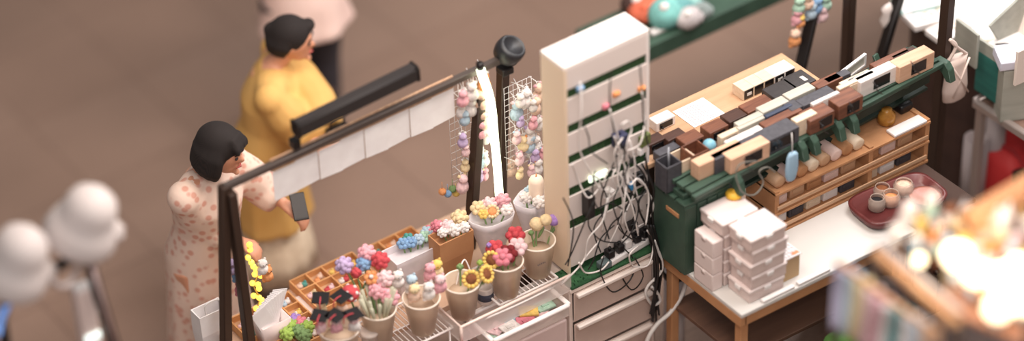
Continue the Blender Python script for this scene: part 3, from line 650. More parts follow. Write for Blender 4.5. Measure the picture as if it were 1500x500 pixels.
# ---------------------------------------------------------------- cups
cupm = mat('cup_frost', (226, 204, 182), .3, alpha=.62); cupin = mat('cup_filling', (190, 166, 144), .8)
def cup(px, py, lab, r1=.07, r0=.046, H=.168, z0=TZ+.032):
    """pixel gives the rim centre"""
    p = G(px, py, z0+H); t = thing('flower_cup', lab, 'cup', (p.x, p.y, z0), 0, 'frosted flower cups')
    mb = MB(); mb.lathe([(r0, 0), (r1*.97, H*.94), (r1, H*.96), (r1, H), (r1*.93, H), (r0*.94, .006), (0, .006)], seg=32); mb.build('body', cupm, t)
    mb = MB(); mb.torus((0, 0, H), r1*.985, .0035, seg=32); mb.build('rim', mat('cup_rim', (240, 226, 212), .25), t)
    mb = MB(); mb.lathe([(r0*.8, .01), (r1*.72, H*.72), (0, H*.74)], seg=16); mb.build('filling', cupin, t)
    return V((p.x, p.y, z0+H))
def bloom(top, base, kind, col, label, group=None, name='yarn_flower', cat='flower', s=.03, c2=None, tilt=None):
    """flower with stem: kinds ball cluster, rose, tulip, sun, doll"""
    t = thing(name, label, cat, base, 0, group); v = V(top)-V(base)
    mb = MB(); mb.tube(smooth_path([(0, 0, 0), v*.5+V((random.uniform(-.006, .006), 0, 0)), v]), .0035, 6); mb.build('stem', P['leaf'], t)
    mb = MB(); q = (tilt or (V((-.35, -.5, .8)))).normalized(); rot = q.to_track_quat('Z', 'Y').to_matrix()
    def L(x, y, z): return v + rot @ V((x, y, z))
    if kind == 'cluster':
        for k in range(6): a = k*pi/3; mb.ball(L(cos(a)*s*.62, sin(a)*s*.62, 0), s*.46, 10)
        mb.ball(L(0, 0, s*.3), s*.4, 10)
    elif kind == 'rose':
        for j, (rr, n, zz) in enumerate(((.75, 7, 0), (.48, 5, .3), (.18, 3, .5))):
            for k in range(n): a = 2*pi*k/n+j; mb.ball(L(cos(a)*s*rr, sin(a)*s*rr, zz*s), (s*.42, s*.34, s*.42), 8)
    elif kind == 'tulip': 
        for k in range(4): a = k*pi/2; mb.ball(L(cos(a)*s*.25, sin(a)*s*.25, s*.4), (s*.5, s*.5, s*.95), 10, rot)
    elif kind == 'sun':
        for k in range(12): a = k*pi/6; mb.ball(L(cos(a)*s*.95, sin(a)*s*.95, 0), s*.3, 8)
    elif kind == 'twin':
        mb.ball(L(0, 0, s*.2), s*.72, 14); mb.ball(L(s*.9, s*.3, s*.6), s*.62, 14)
    h = mb.build('petals', P[col], t)
    if kind == 'sun': mb = MB(); mb.ball(v, (s*.72, s*.72, s*.3), 14, rot); mb.build('flower_centre', P[c2 or 'brown'], h)
    if kind == 'cluster' and c2: mb = MB(); mb.ball(L(0, 0, s*.62), s*.3, 10); mb.build('flower_centre', P[c2], h)
    if kind in ('tulip', 'twin', 'sun'):
        mb = MB(); mb.ball(v*.72+V((s*.5, 0, 0)), (s*.2, s*.12, s*.7), 8, M.Rotation(.6, 3, 'Y')); mb.build('leaf', P['leaf'], t)
    return t
def at(c, dx, dy): # pixel offset from cup rim centre -> point at z above rim
    pass
def B(px, py, z, c, *a, **k):
    q = G(px, py, z); b = c+V(((q.x-c.x)*.25, (q.y-c.y)*.25, -.11)); bloom(q, b, *a, **k)
# cup F (cream + violet)
c = cup(787, 352, 'frosted cup beside the white tower holding cream and violet yarn balls')
for (x, y), col, n, s in (((786, 329), 'cream', 'cream double ball flower in the cup beside the tower', .03), ((811, 323), 'violet', 'violet double ball flower in the cup beside the tower', .026)): B(x, y, c.z+.05, c, 'twin', col, n, 'flowers in the right cup', s=s*1.3)
B(778, 342, c.z+.02, c, 'tulip', 'leaf', 'green leaf bud at the rim of the cup beside the tower', 'flowers in the right cup', s=.016)
mb = MB(); 
for k in range(5): mb.box((-.016+.008*k, 0, 0), (.004, .001, .008))
o = mb.build('cup_print', mat('print_grey', (150, 142, 144), .8), None, c+V((-.025, -.0585, -.07))); tag(o, 'small row of faint grey marks on the cup beside the tower', 'print'); 
# cup E (red/pink clusters)
c = cup(740, 382, 'frosted cup with red and pink clustered yarn flowers')
for (x, y), col, n in (((755, 345), 'red', 'red clustered flower at the back of the red and pink cup'), ((726, 365), 'red', 'red clustered flower at the left of the red and pink cup'), ((758, 362), 'lpink', 'pale pink clustered flower at the right of the red and pink cup'),
   ((736, 377), 'rose', 'rose pink flower hanging low over the rim of the red and pink cup'), ((744, 372), 'dkred', 'dark red flower in the centre of the red and pink cup')): B(x, y, c.z+.04, c, 'cluster', col, n, 'flowers in the red and pink cup', s=.037)
B(716, 360, c.z+.06, c, 'tulip', 'violet', 'small violet bud at the far left of the red and pink cup', 'flowers in the red and pink cup', s=.015)
# cup D (sunflowers)
c = cup(676, 413, 'frosted cup holding yellow crocheted sunflowers', .072)
for (x, y), n, tl in (((690, 409), 'crocheted sunflower facing down over the rim, left in its cup', V((-.2, -.8, .5))), ((720, 381), 'crocheted sunflower leaning far right above its cup', V((-.7, -.5, .5))), ((713, 402), 'crocheted sunflower tucked low at the right rim', V((.3, -.7, .5)))):
    B(x, y, c.z+.03, c, 'sun', 'yellow', n, 'crocheted sunflowers', s=.031, c2='brown', tilt=tl)
B(674, 392, c.z+.03, c, 'tulip', 'leaf', 'green yarn leaf standing left in the sunflower cup', s=.02, name='yarn_leaf', cat='leaf')
B(703, 386, c.z+.04, c, 'tulip', 'lime', 'green yarn leaf standing behind the sunflower heads', s=.018, name='yarn_leaf', cat='leaf')
mb = MB(); mb.tube(smooth_path([(-.03, 0, 0), (0, .02, .05), (.05, .05, .07), (.06, .02, .0)]), .003, 6); o = mb.build('white_wire', white, None, c+V((.03, .04, -.06))); tag(o, 'thin white wire loop sticking out behind the sunflower cup', 'wire')
# tape roll / small can beside cup
p = G(711, 432, TZ+.03); t = thing('small_can', 'small clear can with dark blue label between the sunflower and red cups', 'can', (p.x, p.y, TZ-.004)); mb = MB(); mb.lathe([(.03, 0), (.032, .004), (.032, .075), (.028, .08), (.028, .07), (0, .07)]); mb.build('body', frost, t); mb = MB(); mb.lathe([(.0326, .02), (.0326, .055)]); mb.build('label_band', navy, t)
# cup C (white & pink plush)
c = cup(617, 436, 'frosted cup full of white and pink plush figures', .073)
k = 0
for (x, y), col, acc, n in (((583, 408), 'white', None, 'white plush head at the far left of the white and pink cup'), ((603, 414), 'white', 'sky', 'white plush with pale blue head at the back of its cup'), ((630, 397), 'pink', 'pink', 'pink plush bear on top of the white and pink cup'),
    ((645, 414), 'pink', 'lpink', 'pink plush with pale pink head at the right rim'), ((607, 428), 'peach', 'cream', 'peach plush at the front left rim of the white and pink cup'), ((628, 425), 'white', 'white', 'white plush cat at the front rim of the cup'), ((640, 392), 'cream', 'yellow', 'cream plush with yellow head at the back right of the cup')):
    q = G(x, y+6, c.z+.02); plush('plush_charm', q, .034, col, n, 'plush toy', 'plush in the white and pink cup', acc)
# cup B (pink flowers)
c = cup(553, 452, 'frosted cup with a large bouquet of pink, red and lavender yarn flowers', .072)
mb = MB()
for k in range(16):
    a = 2*pi*k/16; mb.tube([(cos(a)*.025, sin(a)*.025, -.08), (cos(a)*.07*random.uniform(.7, 1.2), sin(a)*.07, .075+random.uniform(-.02, .03))], [.002, .009], 5)
o = mb.build('tulle_wrap', mat('pale_green_film', (206, 204, 180), .5, alpha=.7), None, c); tag(o, 'pale green grass like wrap around the pink bouquet stems', 'wrap')
for (x, y), kd, col, n, s, hz in (((504, 389), 'rose', 'lav', 'lavender flower at the far left of the pink bouquet', .034, .14), ((537, 371), 'rose', 'pink', 'pink flower at the top of the pink bouquet', .034, .16), ((533, 386), 'rose', 'blue', 'pale blue flower below the topmost pink flower', .03, .13),
   ((557, 382), 'rose', 'red', 'red flower at the top right of the pink bouquet', .034, .15), ((522, 401), 'tulip', 'red', 'red tulip shaped flower in the left of the pink bouquet', .03, .1), ((544, 407), 'cluster', 'orange', 'orange and white flower in the middle of the pink bouquet', .03, .1),
   ((564, 408), 'rose', 'lpink', 'pale pink flower at the right of the pink bouquet', .032, .1), ((553, 426), 'rose', 'pink', 'pink rose above the rim at the front of the bouquet', .034, .06), ((572, 436), 'rose', 'pink', 'pink rose hanging lowest right at the cup rim', .034, .04)):
    q = G(x, y, c.z+hz); b = c+V(((q.x-c.x)*.2, (q.y-c.y)*.2, -.08)); bloom(q, b, kd, col, n, 'flowers of the pink bouquet', s=s, c2='white')
q = G(513, 430, c.z+.07); t = thing('mushroom_charm', 'red charm with white dots on a stick left of the pink bouquet', 'charm', q); mb = MB(); mb.ball((0, 0, 0), (.036, .036, .034), 16); h = mb.build('cap', P['red'], t)
mb = MB()
for k in range(14): a = k*2.4; zz = -.8+1.6*k/13; rr = math.sqrt(1-zz*zz); mb.ball((cos(a)*rr*.033, sin(a)*rr*.033, zz*.032), .008, 8)
mb.build('dot', P['white'], h); mb = MB(); mb.tube([(0, 0, -.03), (.02, 0, -.12)], .004, 6); mb.build('stick', P['leaf'], t)
# cup A (graduation dolls)
c = cup(496, 480, 'frosted cup crowded with plush graduates in black caps', .082, .055)
for (x, y), col, acc, n, rz in (((471, 442), 'cream', 'cream', 'cream plush graduate at the back left of its cup', .4), ((501, 440), 'peach', 'orange', 'orange plush graduate at the back right of its cup', -.3), ((470, 468), 'lpink', 'pink', 'pale pink plush graduate at the front left of its cup', .2), ((493, 468), 'pink', 'lpink', 'pink plush graduate facing front in the middle of its cup', -.2), ((519, 466), 'white', 'lpink', 'white bodied plush graduate at the right of its cup', -.6)):
    q = G(x, y+12, c.z+.05); t = plush('plush_graduate', q, .03, col, n, 'plush toy', 'plush graduates', acc, rz=rz)
    mb = MB(); mb.box((0, 0, .062), (.066, .066, .005), rz=.5, bev=.001); mb.lathe([(.022, .046), (.023, .06)], seg=14); hat = mb.build('graduation_cap', blk, t)
    mb = MB(); mb.tube(smooth_path([(0, 0, .066), (-.02, -.012, .068), (-.035, -.02, .06), (-.038, -.024, .035)]), .0024, 6); mb.build('tassel', P['red'], hat)
# clear lid cup
p = G(541, 492, TZ+.1); mb = MB(); mb.lathe([(.026, 0), (.034, .085), (.037, .088), (.037, .092), (.03, .098), (0, .098)]); o = mb.build('lidded_cup', frost, None, (p.x, p.y, TZ+.027)); tag(o, 'small translucent lidded cup between the first two flower cups', 'cup')
# wrapped bouquets behind
def wrapped(px, py, w_, h, m, label, square=False, z=.0):
    p = G(px, py, TZ+h); t = thing('bouquet_wrap', label, 'bouquet wrap', (p.x, p.y, TZ-.004))
    mb = MB()
    if square:
        ps = lambda a, b, zz: [(-a, -b, zz), (a, -b, zz), (a, b, zz), (-a, b, zz)]
        mb.loft([ps(w_*.72, w_*.3, 0), ps(w_, w_*.5, h*.6), ps(w_*1.02, w_*.52, h), ps(w_*.96, w_*.46, h), ps(w_*.9, w_*.42, h-.03)])
        for f in mb.bm.faces: f.smooth = False
    else: mb.lathe([(w_*.3, 0), (w_*.62, h*.4), (w_*.95, h*.85), (w_*1.06, h), (w_*1.0, h), (w_*.85, h-.03), (0, h-.04)], seg=28, sy=.75, wob=.05, nw=5)
    mb.build('paper', m, t); return V((p.x, p.y, TZ+h))
c = wrapped(603, 362, .105, .20, wrap, 'white paper wrapped bouquet of blue yarn flowers', True)
for k, ((x, y), col) in enumerate((((590, 357), 'blue'), ((602, 355), 'blue'), ((613, 351), 'sky'), ((622, 347), 'mint'), ((630, 338), 'rose'), ((598, 350), 'teal'), ((625, 340), 'sky'))):
    B(x, y, c.z+.01, c, 'cluster', col, '%s flower, %s in the white wrapped bouquet' % (col.replace('rose', 'rose pink').replace('sky', 'pale blue'), ['leftmost', 'second from the left', 'third from the left', 'mint one', 'rightmost', 'at the back left', 'at the back right'][k]), 'flowers in the white wrap', s=.024)
c = wrapped(660, 340, .078, .25, kraft, 'brown kraft paper bag with white and pink puffs', True)
for (x, y), col, n, s in (((673, 320), 'cream', 'cream white puff in the kraft bag, highest on the right', .034), ((655, 333), 'lpink', 'pale pink puff in the middle of the kraft bag', .03), ((640, 331), 'rose', 'rose pink puff at the left of the kraft bag', .024), ((665, 337), 'white', 'white puff at the front of the kraft bag', .026), ((680, 333), 'white', 'white puff at the right rim of the kraft bag', .022), ((648, 341), 'white', 'small white puff at the left rim of the kraft bag', .02)):
    B(x, y, c.z+.015, c, 'rose', col, n, 'puffs in the kraft bag', s=s)
c = wrapped(720, 312, .092, .26, wrap, 'white film cone wrapped around cream and pink yarn flowers')
for (x, y), kd, col, n, s in (((700, 305), 'cluster', 'cream', 'cream flower at the left of the white film cone', .03), ((716, 300), 'rose', 'lpink', 'pale pink flower at the back of the white film cone', .03), ((721, 310), 'sun', 'cream', 'cream flower with orange centre in the white film cone', .024), ((736, 294), 'rose', 'pink', 'pink flower at the back right of the white film cone', .03), ((742, 308), 'cluster', 'white', 'white flower at the right of the white film cone', .024), ((708, 314), 'cluster', 'yellow', 'pale yellow flower low in the white film cone', .02)):
    B(x, y, c.z+.02, c, kd, col, n, 'flowers in the film cone', s=s, c2='orange' if kd == 'sun' else None)
c = wrapped(782, 288, .08, .26, wrap, 'clear film cone next to the tower with a candle shaped figure')
for (x, y), kd, col, n, s in (((770, 290), 'rose', 'white', 'white flower at the left of the clear film cone', .024), ((790, 296), 'rose', 'white', 'white flower at the front of the clear film cone', .026), ((776, 280), 'rose', 'sky', 'pale blue flower at the back of the clear film cone', .022), ((796, 284), 'rose', 'white', 'white flower at the right of the clear film cone', .022)):
    B(x, y, c.z+.02, c, kd, col, n, 'flowers in the clear cone', s=s)
q = G(786, 285, c.z+.02); t = thing('candle_figure', 'cream candle shaped figure standing in the clear film cone', 'figure', q); mb = MB(); mb.lathe([(.026, -.02), (.03, .0), (.03, .07), (.024, .085), (.008, .092), (0, .092)]); mb.build('body', mat('candle_cream', (248, 226, 206), .6), t); mb = MB(); mb.tube([(0, 0, .09), (.002, 0, .105)], .003, 6); mb.build('wick', P['orange'], t)
# pinkish plush bundles above cone (750-790, 210-250)
for k, ((x, y), col, n) in enumerate((((760, 232), 'lpink', 'pale pink plush puff behind the glowing light tube'), ((775, 222), 'white', 'white plush puff right of the glowing light tube, near the tower'), ((783, 238), 'lav', 'lavender white plush puff nearest the tower'), ((748, 250), 'peach', 'peach plush puff low beside the glowing light tube'))):
    plush('plush_charm', Gy(x, y, -.17), .035, col, n, 'plush toy', 'plush puffs beside the light tube')
# wooden compartment trays
def otray(cx, cy, sx, sy, nx, ny, label, rz=0):
    t = thing('compartment_tray', label, 'tray', (cx, cy, TZ-.004), rz, 'wooden compartment trays')
    mb = MB(); mb.box((0, 0, .004), (sx, sy, .008)); mb.build('base', oakd, t)
    mb = MB()
    for i in range(nx+1): mb.box((-sx/2+sx*i/nx, 0, .02), (.006, sy, .04), bev=.001)
    for i in range(ny+1): mb.box((0, -sy/2+sy*i/ny, .02), (sx, .006, .039), bev=.001)
    mb.build('divider', mat('orange_wood', (222, 166, 112), .5, 'wood', (200, 142, 90), 40), t)
    k = 0; pal = ['peach', 'white', 'cream', 'orange', 'sky', 'lpink', 'yellow', 'teal', 'red', 'white']
    for i in range(nx):
        for j in range(ny):
            for q in range(2):
                x = -sx/2+sx*(i+.35+.3*q)/nx; y = -sy/2+sy*(j+.5+random.uniform(-.15, .15))/ny; cc = pal[(i*3+j*5+q*7) % 10]
                p = M.Rotation(rz, 3, 'Z') @ V((x, y, 0))
                mb = MB(); mb.ball((0, 0, .01), (.014, .014, .01), 10); mb.ball((.006, .004, .018), .007, 8); o = mb.build('trinket', P[cc], None, (cx+p.x, cy+p.y, TZ+.005))
                od_ = ['first', 'second', 'third', 'fourth']
                tag(o, '%s trinket, %s column, %s row of the %s, %s in its cell' % ({'lpink': 'pale pink', 'sky': 'pale blue'}.get(cc, cc), od_[i], od_[j], label.split(' with ')[0].replace('orange wooden ', ''), ['left', 'right'][q]), 'trinket', 'trinkets in the '+label.split(' with ')[0])
otray(-1.26, -.19, .28, .3, 4, 4, 'left orange wooden tray with small trinkets')
otray(-.93, -.10, .3, .22, 4, 3, 'middle orange wooden tray with small trinkets')
otray(-.62, -.10, .24, .2, 3, 3, 'right orange wooden tray with small trinkets')
p = G(418, 420, TZ+.01); mb = MB(); mb.box((0, 0, .006), (.035, .2, .012), bev=.003); o = mb.build('white_strip', white, None, (-1.10, -.16, TZ-.004)); tag(o, 'white strip lying between two wooden compartment trays', 'strip')
# green / violet plush plants at bottom left
for k, ((x, y), col) in enumerate((((428, 478), 'lime'), ((438, 486), 'leaf'), ((450, 480), 'lime'), ((446, 492), 'leaf'), ((432, 470), 'violet'), ((420, 490), 'lime'), ((440, 474), 'rose'))):
    q = G(x, y, TZ+.08); bloom(q, V((q.x, q.y, TZ)), 'rose', col, '%s yarn succulent puff, %s in the cluster left of the graduates' % ({'lime': 'lime green', 'leaf': 'dark green', 'rose': 'rose pink'}.get(col, col), ['at the back', 'in the centre', 'at the right', 'lowest right', 'topmost', 'leftmost', 'upper right'][k]), 'yarn puffs left of the graduates', s=.028)
# paper sleeve box (fan of white bags)
t = thing('sleeve_holder', 'white box holding a fan of upright translucent paper sleeves', 'holder', (0, 0, 0)); p = G(397, 468, TZ+.12); t.location = (p.x, p.y, TZ-.004)
mb = MB(); ps = lambda a, b, z: [(-a, -b, z), (a, -b, z), (a, b, z), (-a, b, z)]
mb.loft([ps(.05, .035, 0), ps(.065, .045, .13), ps(.06, .04, .13), ps(.05, .03, .02)]); mb.build('box', mat('sleeve_box', (226, 206, 202), .6), t)
for k in range(9):
    mb = MB(); a = (k-4)*.09; mb.box((sin(a)*.12-.0, -.03+.0075*k, .15+.0*k), (.07, .002, .16), ry=a, bev=.0005); mb.build('paper_sleeve', wpaper, t)
# white bag bottom left
p = G(308, 468, .78)
t = thing('paper_bag', 'plain white paper bag hanging left of the front dark post', 'bag', (p.x, p.y, .64))
mb = MB(); mb.loft([ps(.06, .03, 0), ps(.065, .04, .1), ps(.065, .035, .2), ps(.06, .03, .2), ps(.058, .026, .1)]); 
for f in mb.bm.faces: f.smooth = False
mb.build('body', wpaper, t); mb = MB(); mb.tube(smooth_path([(-.03, -.03, .19), (-.03, -.03, .25), (.03, -.03, .25), (.03, -.03, .19)]), .003, 6); mb.build('handle', whitep, t)
# golden glowing string
t = thing('string_light', 'golden string of small warm bulbs hanging behind the left dark posts', 'string light', Gy(365, 372, -.1))
o0 = Gy(365, 372, -.1); mb = MB(); pts = [Gy(x, y, -.1)-o0 for x, y in ((363, 360), (368, 385), (378, 400), (372, 420), (380, 436), (376, 452))]; mb.tube(smooth_path(pts), .003, 6); mb.build('wire', P['yellow'], t)
mb = MB()
for q in smooth_path(pts, 3): mb.ball(q+V((random.uniform(-.02, .02), 0, 0)), .013, 8)
mb.build('bulb', mat('warm_bulb', (255, 214, 90), .4, emis=1.3), t)
for k, ((x, y), col, n) in enumerate((((385, 395), 'white', 'white yarn ball beside the golden string of bulbs'), ((348, 405), 'blue', 'blue yarn charm hanging at the left front post'), ((352, 425), 'rose', 'rose charm low at the left front post'), ((340, 395), 'lav', 'lavender charm at the left front post'), ((392, 405), 'orange', 'orange charm right of the golden string of bulbs'))):
    plush('plush_charm', Gy(x, y, -.12), .03, col, n, 'plush toy', 'charms beside the left posts')
# ================================================================ hanging frame
FY = -.22
fr = thing('display_rack', 'dark stall frame with double posts and long top rail over the craft table', 'stall frame', (-1.4, FY, 0))
o0 = V((-1.4, FY, 0))
zt = 1.6
PL = [(Gy(328, 272, FY), Gy(331, 500, FY)), (Gy(338, 282, FY-.02), Gy(364, 490, FY-.02)), (Gy(703, 140, FY), Gy(692, 300, FY)), (Gy(737, 98, FY+.06), Gy(733, 290, FY+.06))]
for a, b in PL:
    d = b-a; k = (a.z-TZ-.0)/(a.z-b.z); b2 = a+d*k
    mb = MB(); mb.bar(a-o0, b2-o0, .042, .036, bev=.003); mb.build('post', dmetal, fr)
a = Gy(328, 275, FY); b = Gy(748, 80, FY); mb = MB(); mb.bar(a-o0, b-o0, .028, .028, bev=.003); mb.build('top_rail', mat('rail_grey', (92, 82, 78), .4, metal=.4), fr)
mb = MB(); q = Gy(432, 210, FY)-o0; mb.box(q, (.03, .04, .04), bev=.005); mb.build('joint', bmetal, fr)
a = Gy(432, 190, FY-.03); b = Gy(609, 104, FY-.03)
t = thing('rolled_blind', 'thick black rolled shade lying on the top rail', 'rolled shade', a); mb = MB(); mb.bar((0, 0, 0), b-a, .055, .07, bev=.01); mb.build('roll', mat('shade_black', (34, 28, 28), .7), t)
for q in (0, 1): mb = MB(); mb.bar((b-a)*(q*.985), (b-a)*(q*.985+.015), .06, .074, bev=.008); mb.build('end_cap', bmetal, t)
# header board
a = Gy(397, 252, FY+.01); b = Gy(664, 128, FY+.01)
sp = thing('paper_banner', 'row of white hanging paper sheets below a tan header strip on the stall frame', 'banner', a); d = b-a; dl = d.length; dn = d.normalized(); rzb = atan2(dn.y, dn.x)
mb = MB(); mb.bar((0, 0, .03), d+V((0, 0, .03)), .008, .06, bev=.002); mb.build('header_strip', mat('tan_strip', (206, 168, 138), .7, 'noise', (176, 136, 108), 60), sp)
for k in range(8):
    p1 = d*((k+.5)/8); mb = MB(); mb.prism([(-dl/16+.001, -.14-.006*(k % 2)), (dl/16-.001, -.145+.006*(k % 2)), (dl/16-.001, 0), (-dl/16+.001, 0)], M.Translation(p1+V((0, -.006+.004*(k % 2), 0))) @ M.Rotation(pi/2, 4, 'X'), .0015); mb.build('sheet', wpaper, sp)
# spot light and glowing tube
p = Gy(745, 75, FY)
t = thing('clamp_spotlight', 'round black clamp spotlight at the right end of the top rail', 'spotlight', p)
mb = MB(); mb.lathe([(.0, -.055), (.03, -.052), (.05, -.03), (.058, .0), (.056, .03), (.045, .045), (.04, .035), (0, .03)], seg=24); hd = mb.build('housing', mat('spot_black', (34, 34, 38), .45), t); hd.rotation_euler = (.5, .3, 0)
mb = MB(); mb.tube(smooth_path([(.045, 0, 0), (.06, .01, -.04), (.04, .01, -.08), (.0, .0, -.075)]), .006, 8); mb.build('bracket', bmetal, t)
mb = MB(); mb.box((-.02, 0, -.08), (.05, .05, .03), bev=.005); mb.build('clamp', bmetal, t)
pts = [Gy(x, y, FY-.04) for x, y in ((704, 101), (707, 112), (716, 138), (721, 165), (724, 200), (728, 240), (731, 280), (732, 292))]
t = thing('light_tube', 'glowing white curved light tube hanging on the stall frame', 'light', pts[0])
mb = MB(); mb.tube([p-pts[0] for p in smooth_path(pts)], .0165, 10); mb.build('tube', mat('tube_glow', (246, 255, 222), .4, emis=4), t)
mb = MB(); mb.tube([V((0, 0, .0)), V((-.004, 0, .03))], .014, 10); mb.build('end_cap', bmetal, t)
# wire grid panels with charms
def panel(pxs, label, Y, nx, nz, side):
    (x0, y0_), (x1, y1_), z1 = pxs
    a = Gy(x0, y0_, Y); b = Gy(x1, y1_, Y); t = thing('wire_grid', label, 'wire grid', (a.x, Y, a.z), 0, 'wire grids for charms'); W_ = b.x-a.x; H_ = a.z-z1
    mb = MB()
    for i in range(nx*2+1): mb.tube([(W_*i/(nx*2), 0, 0), (W_*i/(nx*2), 0, -H_)], .0011, 5)
    for j in range(nz*2+1): mb.tube([(0, 0, -H_*j/(nz*2)), (W_, 0, -H_*j/(nz*2))], .0011, 5)
    mb.build('grid', whitep, t)
    od = ['first', 'second', 'third', 'fourth', 'fifth', 'sixth', 'seventh']
    pal = ['pink', 'cream', 'peach', 'white', 'lpink', 'white', 'sky', 'cream', 'white', 'lav', 'orange', 'white', 'lpink', 'peach']
    nm = dict(lpink='pale pink', sky='pale blue', lav='lavender')
    for j in range(nz):
        for i in range(nx):
            x = a.x+W_*(i+.5)/nx+random.uniform(-.02, .02); z = a.z-H_*(j+.35)/nz+random.uniform(-.02, .02); cc = pal[(i*5+j*3+side) % 14]; ac = pal[(i*3+j*4+side+5) % 14]
            kk = (Y-.05-random.uniform(0, .03))
            tt = thing('keychain_charm', '%s charm, %s row from the top, %s from the left, %s' % (nm.get(cc, cc), od[j], od[i], label.split(' packed')[0]), 'keychain', (x, kk, z), random.uniform(-.5, .5), 'charms on the '+label.split(' packed')[0])
            s = random.uniform(.018, .03)
            mb = MB(); mb.ball((0, 0, -s), (s, s*.8, s*1.1), 10); mb.ball((0, -.2*s, s*.6), s*.7, 10); mb.build('body', P[cc], tt)
            mb = MB(); mb.ball((-s*.5, 0, s*1.1), s*.28, 6); mb.ball((s*.5, 0, s*1.1), s*.28, 6); mb.build('ears', P[ac], tt)
            mb = MB(); mb.tube([(0, 0, s*1.1), (0, .01, .045), (0, abs(Y-kk)-.004, .05)], .0016, 5); mb.torus((0, 0, s*1.4), .007, .0014, 'Y', 10); mb.build('hook', whitep, tt)
panel(((655, 118), (700, 98), 1.03), 'left wire grid packed with pastel charms beside the dark post', -.15, 3, 7, 0)
panel(((738, 130), (778, 112), 1.0), 'right wire grid packed with pastel charms between light tube and tower', -.19, 3, 7, 3)
for k, ((x, y), col) in enumerate((((648, 281), 'orange'), ((656, 284), 'blue'), ((663, 277), 'leaf'), ((668, 283), 'yellow'))):
    q = Gy(x, y, -.16); mb = MB(); mb.ball((0, 0, 0), .016, 12); mb.tube([(0, 0, .015), (0, 0, .05)], .0012, 5); o = mb.build('ball_charm', P[col], None, q); tag(o, '%s ball charm hanging at the foot of the left wire grid' % {'leaf': 'green'}.get(col, col), 'charm', 'bright ball charms')
# ================================================================ people
def remesh(o, vox, smooth=4):
    m = o.modifiers.new('surface', 'REMESH'); m.mode = 'VOXEL'; m.voxel_size = vox; m.use_smooth_shade = True
    if smooth: q = o.modifiers.new('soft', 'SMOOTH'); q.iterations = smooth; q.factor = .5
def hand(mb, w, d, palmn, s=1., curl=.5):
    """wrist point, direction, palm normal: five fingers"""
    d = d.normalized(); n = (palmn-d*palmn.dot(d)).normalized(); sd = d.cross(n)
    for i in range(4):
        o = (i-1.5)*.019*s; mb.tube([w+sd*o*.6, w+d*.085*s+sd*o], [.014*s, .0125*s], 8)
        L = [.068, .078, .072, .056][i]*s; b = w+d*.085*s+sd*o; p = [b]; dd = d.copy()
        for q in range(3):
            dd = (M.Rotation(curl, 3, sd.cross(V((0, 0, 0))) if False else sd) @ dd); b = b+dd*L*(.45, .32, .23)[q]; p.append(b)
        mb.tube(p, [.0105*s, .0098*s, .009*s, .0075*s], 8)
    th = w+d*.03*s+sd*.026*s
    mb.tube([w+d*.012*s, th+n*.006, th+d*.03*s+sd*.022*s+n*.012, th+d*.055*s+sd*.028*s+n*.022], [.014*s, .0125*s, .011*s, .0085*s], 8)
